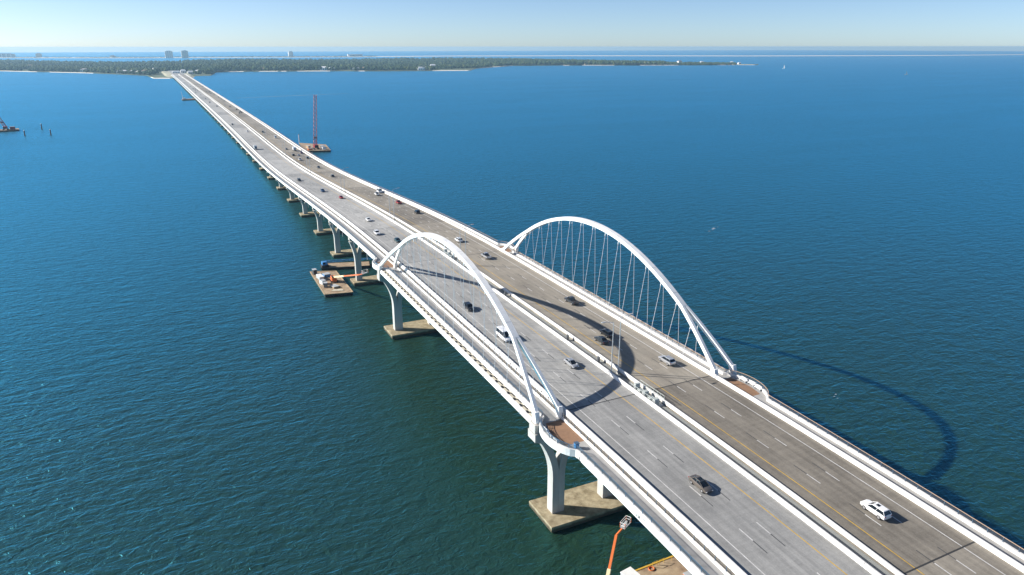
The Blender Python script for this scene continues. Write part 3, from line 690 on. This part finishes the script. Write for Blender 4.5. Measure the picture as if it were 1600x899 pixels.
NEAR = [
    (-1, -10.95, -90.1, 'sedan', 'bronze', 'bronze sedan with dark glass on the pale roadway past the arch'),
    (-1, -7.0, -39.2, 'sedan', 'silver', 'silver sedan beside the yellow line on the pale roadway under the arch'),
    (-1, -14.6, -18.2, 'van', 'white', 'tall white passenger van passing under the arch of the pale bridge'),
    (-1, -14.5, 5.4, 'suv', 'black', 'black car following the white van under the arch'),
    (-1, -10.7, 89.7, 'sedan', 'teal', 'dark teal car about to pass under the arch on the pale roadway'),
    (-1, -14.6, 107.1, 'suv', 'white', 'white car by the path-side edge line just before the pale arch span'),
    (-1, -10.7, 139.3, 'sedan', 'white', 'white sedan in the middle lane behind the white car before the arch'),
    (-1, -7.0, 219.8, 'sedan', 'red', 'red car on the pale roadway beside the light poles'),
    (-1, -10.7, 253.2, 'suv', 'blue', 'blue car behind the red one on the pale roadway'),
    (-1, -14.2, 314.7, 'suv', 'black', 'black car alone near the path on the descending pale roadway'),
    (-1, -16.9, 528.6, 'truck', 'grey', 'large grey truck by the path barrier on the pale roadway'),
    (-1, -7.0, 682, 'pickup', 'white', 'white pickup by the median on the flat pale roadway'),
    (1, 10.7, -107.6, 'suv', 'white', 'white SUV with sunroof on the brownish roadway past both arches'),
    (1, 14.3, -47.6, 'suv', 'silver', 'silver white SUV on the edge line at the arch foot of the brownish bridge'),
    (1, 10.4, -27.5, 'suv', 'charcoal', 'dark SUV driving inside the curved arch shadow'),
    (1, 6.8, -30.5, 'sedan', 'charcoal', 'dark sedan by the yellow line beside the curved arch shadow'),
    (1, 14.4, -2.5, 'pickup', 'charcoal', 'dark grey pickup on the brownish roadway at mid arch'),
    (1, 10.7, 51.2, 'pickup', 'silver', 'silver pickup in the middle of the brownish roadway at the arch end'),
    (1, 10.5, 78.2, 'suv', 'white', 'white SUV behind the light pole on the brownish roadway'),
    (1, 14.4, 146.6, 'suv', 'black', 'black SUV on the brownish roadway ahead of the red one'),
    (1, 14.9, 181.4, 'pickup', 'red', 'red pickup on the brownish roadway'),
    (1, 13.2, 220.0, 'pickup', 'white', 'white pickup side by side with a white van on the brownish roadway'),
    (1, 17.0, 229.5, 'van', 'white', 'white van on the shoulder beside the white pickup'),
    (1, 9.6, 322.8, 'suv', 'charcoal', 'charcoal SUV alone on the descending brownish roadway'),
    (1, 11.0, 379.9, 'suv', 'grey', 'grey car on the brownish roadway behind the charcoal SUV'),
    (1, 14.6, 443.6, 'suv', 'black', 'black car beside the white one near the red crane barge'),
    (1, 7.0, 436, 'pickup', 'white', 'white pickup by the median near the red crane barge'),
    (1, 11.0, 464.6, 'sedan', 'silver', 'silver car in the cluster behind the box truck'),
    (1, 7.0, 468, 'suv', 'black', 'black car by the median in the cluster behind the box truck'),
    (1, 13.4, 502, 'truck', 'white', 'white box truck on the brownish roadway near the red crane barge'),
    (1, 16.0, 480, 'suv', 'purple', 'purple car alongside the box truck'),
    (1, 8.4, 514, 'sedan', 'grey', 'small grey car ahead of the box truck'),
    (1, 12.5, 611.4, 'van', 'white', 'white van on the flat brownish roadway past the crane barge'),
    (1, 7.8, 669.4, 'pickup', 'teal', 'small dark pickup by the median past the crane barge')]
for i, (s, x, y, kind, c, lb) in enumerate(NEAR): put(s, x, y, kind, c, lb, seed=i if kind == 'suv' or i == 0 else 1)
FAR_SB = [(769.7, 2, 'suv', 'black'), (1076, 0, 'suv', 'charcoal'), (1169, 1, 'suv', 'black'), (1267, 1, 'sedan', 'charcoal'), (1388, 1, 'sedan', 'grey'), (1478, 2, 'suv', 'black'), (1540, 0, 'suv', 'grey'), (1563, 1, 'sedan', 'charcoal'), (1612, 0, 'suv', 'black'), (1636, 1, 'suv', 'charcoal'), (1660, 0, 'sedan', 'grey'), (1727, 1, 'suv', 'black'), (1751, 2, 'sedan', 'charcoal'), (1812, 2, 'suv', 'charcoal'), (1926, 2, 'sedan', 'black'), (2330, 2, 'suv', 'grey'), (2365, 2, 'suv', 'charcoal')]
FAR_NB = [(936, 2, 'suv', 'charcoal'), (930, 1, 'suv', 'black'), (955, 2, 'sedan', 'charcoal'), (1000, 2, 'suv', 'black'), (1060, 1, 'suv', 'charcoal'), (1100, 0, 'sedan', 'silver'), (1193, 2, 'sedan', 'charcoal'), (1244, 2, 'sedan', 'grey'), (1302, 2, 'suv', 'charcoal'), (1396, 2, 'suv', 'grey'), (1432, 1, 'suv', 'black'), (1478, 1, 'sedan', 'charcoal'), (1503, 2, 'suv', 'black'), (1490, 0, 'suv', 'charcoal'), (1704, 2, 'sedan', 'black')]
for s, lst, nm in ((-1, FAR_SB, 'pale'), (1, FAR_NB, 'brownish')):
    for y, ln, kind, c in lst:
        kn = {'suv': 'SUV', 'sedan': 'sedan'}[kind]
        put(s, s*LANES[ln], y, kind, c, f'tiny {c} {kn} far along the flat {nm} roadway', f'{c} {kn}s far along the {nm} bridge', seed=1)

# ------------------------------------------------------------------ street furniture on the median
def light_pole(s, y, h=13.0):
    t = thing('light_pole', 'x', 'light pole', pt(1, s*0.95, y, -0.34), 0, None)
    MB().bar((0, 0, 0), (0, 0, h+.35), .15, 8, .08).build('mast', M_POLE, t)
    MB().bar((0, 0, h+.5), (s*2.4, 0, h+1.0), .055, 6).build('arm', M_POLE, t)
    MB().box(*sorted((s*2.2, s*3.2)), -.17, .17, h+.93, h+1.08).build('lamp_head', M_GREY, t)
    MB().box(-.32, .32, -.32, .32, -.1, .5).build('base', M_CONC, t)
    return t
near_by = {-47: 'beside the arch shadow', 46: 'by the service platform', 138: 'beyond the arches', 247: 'by the red car', 358: 'low on the descending deck', 470: 'by the box truck', 590: 'past the crane barge'}
for y, w in near_by.items():
    for s in (-1, 1):
        o = light_pole(s, y, 12.5 if s < 0 else 13.3)
        o['label'] = f'tall grey light pole with lamp over {"pale" if s < 0 else "brownish"} roadway, {w}'
for y, w in ((-40.0, 'nearest the twin light poles'), (-25.3, 'between the silver sedan and the dark sedan'), (12.0, 'at mid span of the arches'), (38.0, 'toward the wooded shore end of the arches')):
    t = thing('junction_box', f'small dark box in the median gap, {w}', 'junction box', pt(1, 0.0, y, -0.34))
    MB().box(-.22, .22, -.3, .3, .15, 1.55).build('cabinet', M_RAIL, t); MB().box(-.06, .06, -.06, .06, -.15, .2).build('post', M_POLE, t); MB().bar((0, 0, 1.5), (0, 0, 2.6), .03, 5).build('antenna', M_POLE, t)
M_PLAT = mat('weathered_grey_green', (0.46, 0.50, 0.47), 0.6, vary=0.35, scale=1.2)
for e, w in ((-1, 'past the arch shadow'), (1, 'at the arch end toward the wooded shore')):
    y0 = e*59.5; t = thing('service_platform', f'white service platform with cabinets and handrails, {w}', 'platform', pt(1, 0, y0, -0.30))
    MB().box(-1.28, 1.28, -4.4, 4.4, -.4, 0).build('deck', M_GREY, t)
    for k, (yy, hh, ww) in enumerate(((-3.3, 1.4, .9), (-1.6, .9, 1.1), (0.4, 1.5, .9), (2.2, 1.0, 1.2), (3.6, 1.9, .7))):
        c = MB().box(-.75, .45, yy-ww/2, yy+ww/2, 0.0, hh).build('cabinet', M_PLAT, t, bevel=.03)
        MB().box(-.79, -.74, yy-ww*.3, yy+ww*.3, .2, hh*.8).build('door', M_GREY, c)
    for yy in np.linspace(-4.3, 4.3, 8):
        MB().bar((-1.2, yy, 0), (-1.2, yy, 1.7), .045, 6).build('handrail_post', M_PLAT, t)
        MB().bar((1.2, yy, 0), (1.2, yy, 2.1), .045, 6).build('handrail_post', M_PLAT, t)
    for xx, z in ((-1.2, 1.7), (-1.2, .9), (1.2, 2.1), (1.2, 1.5)):
        MB().bar((xx, -4.3, z), (xx, 4.3, z), .05, 6).build('handrail', M_PLAT, t)

# ------------------------------------------------------------------ overlook furniture
def bench(x, y, z, rz, label, group):
    t = thing('bench', label, 'bench', (x, y, z), rz, group)
    MB().box(-.95, .95, -.28, .28, .40, .48).build('seat', M_STEEL, t); MB().box(-.95, .95, .24, .32, .46, .95).build('backrest', M_STEEL, t)
    for sx in (-1, 1): MB().box(sx*.8-.06, sx*.8+.06, -.25, .25, 0, .41).build('leg', M_GREY, t)
for s, nm in ((-1, 'pale'), (1, 'brownish')):
    for c, w in ((-63.4, 'near'), (63.4, 'far')):
        for k, dy in enumerate((-2.2, 0.0, 2.2)):
            p = pt(s, 23.05+bay(c+dy), c+dy, -1.124)
            bench(p.x, p.y, p.z, (math.pi/2 if s < 0 else -math.pi/2), f'white bench on the terracotta overlook of the {nm} bridge, {"before" if c < 0 else "beyond"} the arch', f'benches on the {nm} bridge overlook {w}')
p = pt(-1, 23.2, -69.0, -1.13); t = thing('litter_bin', 'blue litter bin at the end of the terracotta overlook', 'bin', p)
MB().box(-.4, .4, -.4, .4, 0, 1.05).build('body', M_LBLUE, t, bevel=.05); MB().box(-.45, .45, -.45, .45, 1.04, 1.15).build('lid', M_BLUE, t)

# ------------------------------------------------------------------ work barges
def barge(name, label, corners, z=1.3, trim=None, deckm=None):
    t = thing(name, label, 'barge', (0, 0, 0))
    c = [Vector((*q, 0)) for q in corners]; m = sum(c, Vector())/4
    top = [q+Vector((0, 0, z-.08)) for q in c]; bot = [q+(m-q).normalized()*.5+Vector((0, 0, -.9)) for q in c]
    MB().loft([bot, top]).build('hull', M_HULL, t)
    d = [q+(m-q).normalized()*.12 for q in c]
    MB().loft([[q+Vector((0, 0, z-.085)) for q in d], [q+Vector((0, 0, z)) for q in d]]).build('deck', deckm or M_BARGE, t)
    for a, b in zip(c, c[1:]+c[:1]): MB().beam(a+Vector((0, 0, z-.02)), b+Vector((0, 0, z-.02)), .35, .24).build('gunwale', trim or M_WOOD, t)
    n = 10
    for a, b in zip(c[:2], c[1:3]):
        for i in range(n):
            p = a.lerp(b, (i+.5)/n); MB().box(p.x-.28, p.x+.28, p.y-.28, p.y+.28, -.3, z-.15).build('fender', M_TYRE, t)
    return t
def crate(x, y, z, sx, sy, sz, m, label, rz=0.0, name='crate', cat='crate'):
    t = thing(name, label, cat, (x, y, z), rz)
    MB().box(-sx/2, sx/2, -sy/2, sy/2, 0, sz).build('body', m, t, bevel=.04)
    MB().box(-sx/2-.04, sx/2+.04, -sy/2-.04, sy/2+.04, sz-.12, sz+.04).build('lid', M_GREY if m is not M_GREY else M_STEEL, t)
    for i in (-1, 1): MB().box(i*sx*.42-.08, i*sx*.42+.08, -sy/2-.05, -sy/2+.02, 0, sz).build('rib', M_RAIL, t)
    return t
def boom_lift(base, knee, tip, label, split=.45, rz=0.0, chassis=M_ORANGE):
    t = thing('boom_lift', label, 'boom lift', base, 0)
    b = Vector(base); k = Vector(knee)-b; e = Vector(tip)-b
    MB().box(-1.2, 1.2, -1.8, 1.8, .45, 1.15).build('chassis', chassis, t, bevel=.08)
    MB().box(-1.0, 1.0, -1.4, 1.9, 1.2, 2.3).build('turret', chassis, t, bevel=.15); MB().box(-.9, -.2, -1.5, .2, 2.28, 2.7).build('engine_hood', M_TYRE, t)
    wm = MB().bar((-.25, 0, 0), (.25, 0, 0), .55, 12).mesh('wheel', M_TYRE)
    for sx in (-1, 1):
        for sy in (-1, 1): link('wheel', wm, t, (sx*1.2, sy*1.3, .55))
    p0 = Vector((0, 0, 2.1)); pm = p0.lerp(k, split)
    MB().beam(p0, pm, .62, .72).build('boom_base', M_CREAM, t); MB().beam(p0.lerp(k, split-.03), k, .44, .52).build('boom_fly', M_ORANGE if chassis is M_ORANGE else M_RED, t)
    MB().beam(k, e, .26, .32).build('jib', M_ORANGE if chassis is M_ORANGE else M_RED, t)
    B = empty('basket', e, .5, t)
    MB().box(-1.2, 1.2, -.5, .5, 0, .08).build('floor', M_GREY, B)
    for z in (.55, 1.1):
        for a, c in (((-1.2, -.5, z), (1.2, -.5, z)), ((1.2, -.5, z), (1.2, .5, z)), ((1.2, .5, z), (-1.2, .5, z)), ((-1.2, .5, z), (-1.2, -.5, z))): MB().bar(a, c, .05, 5).build('rail', M_STEEL, B)
    for a in (-1.2, 1.2):
        for c in (-.5, .5): MB().bar((a, c, 0), (a, c, 1.1), .05, 5).build('post', M_ORANGE, B)
    MB().box(-.3, .3, -.6, -.45, .6, 1.15).build('control_box', M_DARK, B)
    return t
def lattice(mb, a, b, w, n, w2=None, r=.07):
    a = Vector(a); b = Vector(b); d = (b-a).normalized(); u = d.orthogonal().normalized()
    u = Vector((1, 0, 0))-d*d.x; u.normalize(); v = d.cross(u); w2 = w if w2 is None else w2
    cs = [(-1, -1), (1, -1), (1, 1), (-1, 1)]
    P = lambda t, c: a.lerp(b, t)+(u*c[0]+v*c[1])*(w+(w2-w)*t)/2
    for c in cs: mb.bar(P(0, c), P(1, c), r*1.4, 5)
    for i in range(n):
        for k in range(4):
            c0, c1 = cs[k], cs[(k+1) % 4]
            mb.bar(P(i/n, c0 if i % 2 else c1), P((i+1)/n, c1 if i % 2 else c0), r, 4)
    return mb

# barge beside the pale bridge's piers
barge('work_barge', 'tan deck work barge with orange boom lift and crates moored beside the pier', [(-36.2, 107.0), (-25.2, 105.0), (-25.0, 137.0), (-35.6, 141.0)])
boom_lift((-29.2, 122.0, 1.3), (-27.0, 84.0, 15.0), (-26.2, 78.0, 17.2), 'orange boom lift on the tan barge, its red boom raised to the pale bridge', .45)
crate(-33.6, 128.5, 1.3, 2.0, 5.0, 1.5, M_GREY, 'long pale grey container on the tan barge beside the boom lift', .1, 'container', 'container')
crate(-30.4, 131.0, 1.3, 2.6, 2.8, 1.2, M_LBLUE, 'blue box container on the tan barge', .2, 'container', 'container')
crate(-34.0, 121.0, 1.3, 1.8, 2.6, 1.7, M_STEEL, 'white crate between container and barge edge', .3)
crate(-33.8, 116.5, 1.3, 1.5, 2.0, 1.9, M_RAIL, 'dark grey crate near the bow of the tan barge', -.2)
crate(-34.4, 136.5, 1.3, 1.6, 2.2, 2.2, M_HULL, 'black generator box behind the long container on the tan barge', .1)
crate(-30.5, 114.5, 1.3, 2.6, 3.4, .7, M_WOOD, 'low timber pallet stack on the tan barge', .3, 'pallet_stack', 'pallets')
t = thing('pipe_stack', 'bundle of pale pipes lying at the bow of the tan barge', 'pipes', (-30.5, 109.5, 1.3), 1.2)
for i in range(6): MB().bar((-.6+.25*i, -2.6+.1*i, .14), (-.6+.25*i, 2.4-.15*i, .14), .13, 6).build('pipe', M_STEEL if i % 2 else M_CREAM, t)
barge('supply_barge', 'long supply barge carrying a blue crane behind the tan barge between the piers', [(-30.0, 144.5), (-9.0, 139.0), (-7.5, 146.0), (-28.5, 152.5)], 1.1, M_HULL, M_BARGE)
t = thing('blue_crane', 'blue crane with its lattice boom lowered flat behind the pier', 'crane', (-28.0, 146.5, 1.1), 0)
MB().box(-1.2, 1.2, -1.3, 1.3, .9, 2.4).build('cab', M_LBLUE, t, bevel=.1); MB().box(-1.6, 1.6, -2.0, 2.0, 0, .9).build('track', M_TYRE, t)
MB().box(-1.0, .2, -1.34, -1.28, 1.5, 2.2).build('window', M_GLASS, t); lattice(MB(), (0, 0, 2.4), (20.5, -8.0, 3.4), .8, 14, .5, .05).build('boom', M_LBLUE, t)

# barge under the near end of the pale bridge
barge('work_barge', 'tan barge with yellow edge tucked under the pale bridge past the big pier', [(-31.0, -118.0), (4.0, -118.0), (4.0, -80.2), (-31.0, -81.0)], 1.3, M_YEL)
boom_lift((-29.3, -88.5, 1.3), (-22.3, -82.2, 12.6), (-20.0, -81.6, 13.6), 'tall orange and cream boom lift rising from the yellow-edged barge', .55)
crate(-19.4, -83.2, 1.3, 2.5, 2.6, 2.5, M_GREY, 'grey cabin on the yellow-edged barge', .15, 'site_cabin', 'cabin')
for k, x in enumerate((-12.2, -10.6, -7.6)):
    t = thing('guard_rail', 'yellow tubular guard rail on the yellow-edged barge', 'rail', (x, -81.2, 1.3), .1, 'yellow guard rails')
    for a in (-.6, .6): MB().bar((a, 0, 0), (a, 0, 1.1), .05, 5).build('post', M_YEL, t)
    MB().bar((-.6, 0, 1.1), (.6, 0, 1.1), .05, 5).build('rail', M_YEL, t)
t = thing('hose_coil', 'coil of orange hose on the yellow-edged barge', 'hose', (-13.3, -81.6, 1.32))
for z in (.06, .17): 
    ring = [Vector((.55*math.cos(2*math.pi*i/14), .55*math.sin(2*math.pi*i/14), z)) for i in range(14)]
    mb = MB()
    for a, b in zip(ring, ring[1:]+ring[:1]): mb.bar(a, b, .06, 5)
    mb.build('loop', M_ORANGE, t)
crate(-8.6, -86.4, 1.3, 1.2, 1.0, .9, M_ORANGE, 'orange tool box on the yellow-edged barge')

def crane_barge(name, label, corners, base, boomtop, r, red=M_RED, lab2='', light=False):
    barge(name, label, corners, 1.6, M_WOOD)
    t = thing('crawler_crane', lab2, 'crane', (*base, 1.6), 0)
    for sx in (-1, 1): MB().box(sx*2.2-.6, sx*2.2+.6, -3.4, 3.4, 0, 1.2).build('track', M_TYRE, t, bevel=.2)
    MB().box(-1.9, 1.9, -3.8, 3.0, 1.3, 4.2).build('house', red, t, bevel=.15); MB().box(-2.0, -.9, 2.2, 3.9, 1.5, 4.0).build('cab', M_GLASS, t)
    MB().box(-1.9, 1.9, -4.6, -3.7, 1.5, 3.6).build('counterweight', M_TYRE, t)
    bt = Vector(boomtop); lattice(MB(), (0, 2.6, 2.2), bt, 3.0, r, 2.3, .11).build('boom', red, t)
    q = Vector((0, -3.0, 9.0)); g = MB(); g.bar((-1.2, -1, 4.1), q, .16, 5); g.bar((1.2, -1, 4.1), q, .16, 5); g.bar((0, 1.5, 4.1), q, .12, 5); g.build('gantry', red, t)
    MB().bar(q, bt, .07, 4).build('backstay', M_RAIL, t)
    MB().beam(Vector((0, 2.6, 2.2)).lerp(bt, .17)+Vector((-1.6, 0, 0)), Vector((0, 2.6, 2.2)).lerp(bt, .17)+Vector((1.6, 0, 0)), 1.6, 1.8).build('walkway', M_RAIL, t)
    MB().bar(bt+Vector((.6, .8, -.5)), bt+Vector((.6, .8, -38 if not light else -20)), .05, 4).build('hoist_cable', M_RAIL, t)
    return t
crane_barge('crane_barge', 'dark barge carrying the tall red lattice crane beyond the brownish bridge', [(33.5, 536), (57.5, 531), (62, 575), (40, 600)], (46.5, 546), (4.0, 1.5, 51.0), 26, lab2='tall red lattice crane standing upright on its barge')
crate(52.5, 540, 1.6, 3.2, 4.5, 2.6, M_STEEL, 'white cabin on the red crane barge', .2, 'site_cabin', 'cabin'); crate(40, 541, 1.6, 4.0, 3.0, 1.8, M_ORANGE, 'orange winch box on the red crane barge', .1)
crate(54, 552, 1.6, 3, 5, 2.2, M_RAIL, 'dark generator container on the red crane barge', .1, 'container', 'container'); crate(41, 556, 1.6, 2.4, 6, 2.2, M_WOOD, 'timber stack on the red crane barge', .2, 'timber_stack', 'timber')
t = thing('spud_pile', 'white steel spud pile at the far corner of the red crane barge', 'pile', (40.5, 602.5, -2)); MB().bar((0, 0, 0), (0, 0, 12), .5, 10).build('pile', M_STEEL, t); MB().bar((0, 0, 11.9), (0, 0, 12.4), .65, 10).build('collar', M_RAIL, t)
crane_barge('crane_barge', 'dark work barge with slanted crane boom far out beside lone timber piles', [(-275, 868), (-243, 880), (-246, 897), (-278, 886)], (-257, 884), (-16, 2, 40), 18, red=M_RED, lab2='dark red crane with slanting boom far out on the open water', light=True)
crate(-250, 884, 1.6, 5, 4, 3.4, M_RED, 'red deckhouse on the far dark crane barge', .3, 'deckhouse', 'cabin'); crate(-264, 878, 1.6, 4, 5, 2.6, M_CREAM, 'cream deckhouse on the far dark crane barge', .1, 'deckhouse', 'cabin')
for x, y, h in ((-229, 814, 6.0), (-220, 883, 7.0), (-203, 809, 6.5)):
    t = thing('mooring_pile', 'lone dark timber pile standing in open water beside the far crane barge', 'pile', (x, y, -2), 0, 'lone timber piles')
    MB().bar((0, 0, 0), (.25, .1, h+2), .75, 8, .6).build('shaft', M_HULL, t); MB().bar((.25, .1, h+1.95), (.25, .1, h+2.5), .68, 8, .2).build('cap', M_RAIL, t)
barge('small_barge', 'small dark barge far along the pale bridge, white mast at its end', [(-45, 1352), (-22, 1356), (-24, 1372), (-46, 1366)], 2.2)
t = thing('derrick', 'thin white derrick on the small far barge', 'derrick', (-43, 1359, 2.2)); MB().bar((0, 0, 0), (-2, 0, 15), .5, 6, .3).build('mast', M_STEEL, t); MB().box(-1, 4, -2, 2, 0, 3).build('house', M_STEEL, t, bevel=.2)

# ------------------------------------------------------------------ boats, foam
def sailboat(x, y, rz, h, lb):
    t = thing('sailboat', lb, 'sailboat', (x, y, 0), rz)
    MB().loft([[Vector((a*w, yy, z)) for a, z in ((-.6, -.5), (.6, -.5), (1, 1.3), (-1, 1.3))] for yy, w in ((-6, 1.2), (-2, 2.0), (2, 1.9), (6.5, .15))]).build('hull', M_STEEL, t)
    MB().bar((0, .5, 1.2), (0, .5, h), .14, 6).build('mast', M_POLE, t)
    MB().add([(0, .3, 2.2), (.25, -5, 2.4), (0, .3, h-.5), (.06, .3, 2.2), (.31, -5, 2.4), (.06, .3, h-.5)], [(0, 1, 2), (5, 4, 3), (0, 3, 4, 1), (1, 4, 5, 2), (2, 5, 3, 0)]).build('sail', M_WALL[0], t)
sailboat(2549, 2390, .6, 19, 'distant white sailboat with tall sail near the peninsula tip'); sailboat(2352, 1618, 1.1, 13, 'small white sailboat alone on open blue water')
def foam(name, segs, w, label):
    mb = MB()
    for (x0, y0), (x1, y1) in segs:
        n = 16
        for i in range(n):
            if RND.random() < .55: continue
            t0, t1 = i/n, (i+.8)/n; d = Vector((x1-x0, y1-y0, 0)).normalized(); q = Vector((-d.y, d.x, 0))
            a = Vector((x0+(x1-x0)*t0, y0+(y1-y0)*t0, .05))+q*RND.uniform(-w, w); b = Vector((x0+(x1-x0)*t1, y0+(y1-y0)*t1, .05))+q*RND.uniform(-w, w); r = RND.uniform(.15, .5)*w
            mb.add([a-q*r, b-q*r*.6, b+q*r*.6, a+q*r, (a+b)/2+Vector((0, 0, .12))], [(0, 1, 4), (1, 2, 4), (2, 3, 4), (3, 0, 4)])
    o = mb.build(name, mat('foam_white', (.75, .78, .78), .9), fix=False); tag(o, label, 'foam', kind='stuff')
foam('foam', [((176, 124), (191, 133))], .8, 'white splash streak on the open water beyond the bridges')
foam('foam', [((78, -47), (80, -43))], .7, 'small patch of white foam beside the brownish bridge')
wk = MB(); n = 60; va = []; fa = []
for i in range(n+1):
    t_ = i/n; x_, y_ = 55+(291-55)*t_, 1384+(1433-1384)*t_; w_ = .6+1.6*math.sin(math.pi*t_)+.5*RND.random()
    va += [(x_, y_-w_, .02), (x_, y_, .25), (x_, y_+w_, .02)]
    if i: fa += [(3*i-3, 3*i, 3*i+1, 3*i-2), (3*i-2, 3*i+1, 3*i+2, 3*i-1)]
tag(wk.add(va, fa).build('wake', mat('wake_foam', (.20, .32, .38), .6), fix=False), 'thin pale boat wake lying across the water beyond the bridges', 'wake', kind='stuff')
# ------------------------------------------------------------------ sea haze
hz = bpy.data.materials.new('haze_air'); hz.use_nodes = True; N = hz.node_tree.nodes
N.remove(N['Principled BSDF']); pv = N.new('ShaderNodeVolumePrincipled'); pv.inputs['Color'].default_value = (0.46, 0.75, 0.98, 1)
pv.inputs['Density'].default_value = 6.8e-5; pv.inputs['Anisotropy'].default_value = 0.25
hz.node_tree.links.new(pv.outputs[0], N['Material Output'].inputs['Volume'])
o = MB().box(CAM[0]-17000, CAM[0]+17000, CAM[1]-17000, CAM[1]+17000, -3.0, 99.0).build('haze', hz)
tag(o, 'pale sea haze over the bay', 'haze', kind='stuff')
# dark stencilled marks on the outer face of the pale bridge's edge beam
for y0, y1, z0, z1, m in ((-90.25, -90.02, -1.72, -1.30, M_DARK), (-90.66, -90.42, -1.78, -1.22, M_DARK), (-91.02, -90.82, -1.74, -1.05, M_DARK), (-90.82, -90.66, -1.62, -1.5, M_DARK),
                          (-92.10, -91.86, -1.12, -.88, M_RAIL), (-92.46, -92.22, -1.14, -.90, M_RAIL), (-92.84, -92.60, -1.16, -.92, M_RAIL), (-71.86, -71.62, -1.86, -1.28, M_DARK), (-72.3, -70.8, -2.03, -1.93, M_DARK)):
    yc = (y0+y1)/2; MB().box(-24.135, -24.118, y0, y1, zr(yc)+z0, zr(yc)+z1).build('stencil_mark', m, BRIDGE[-1])
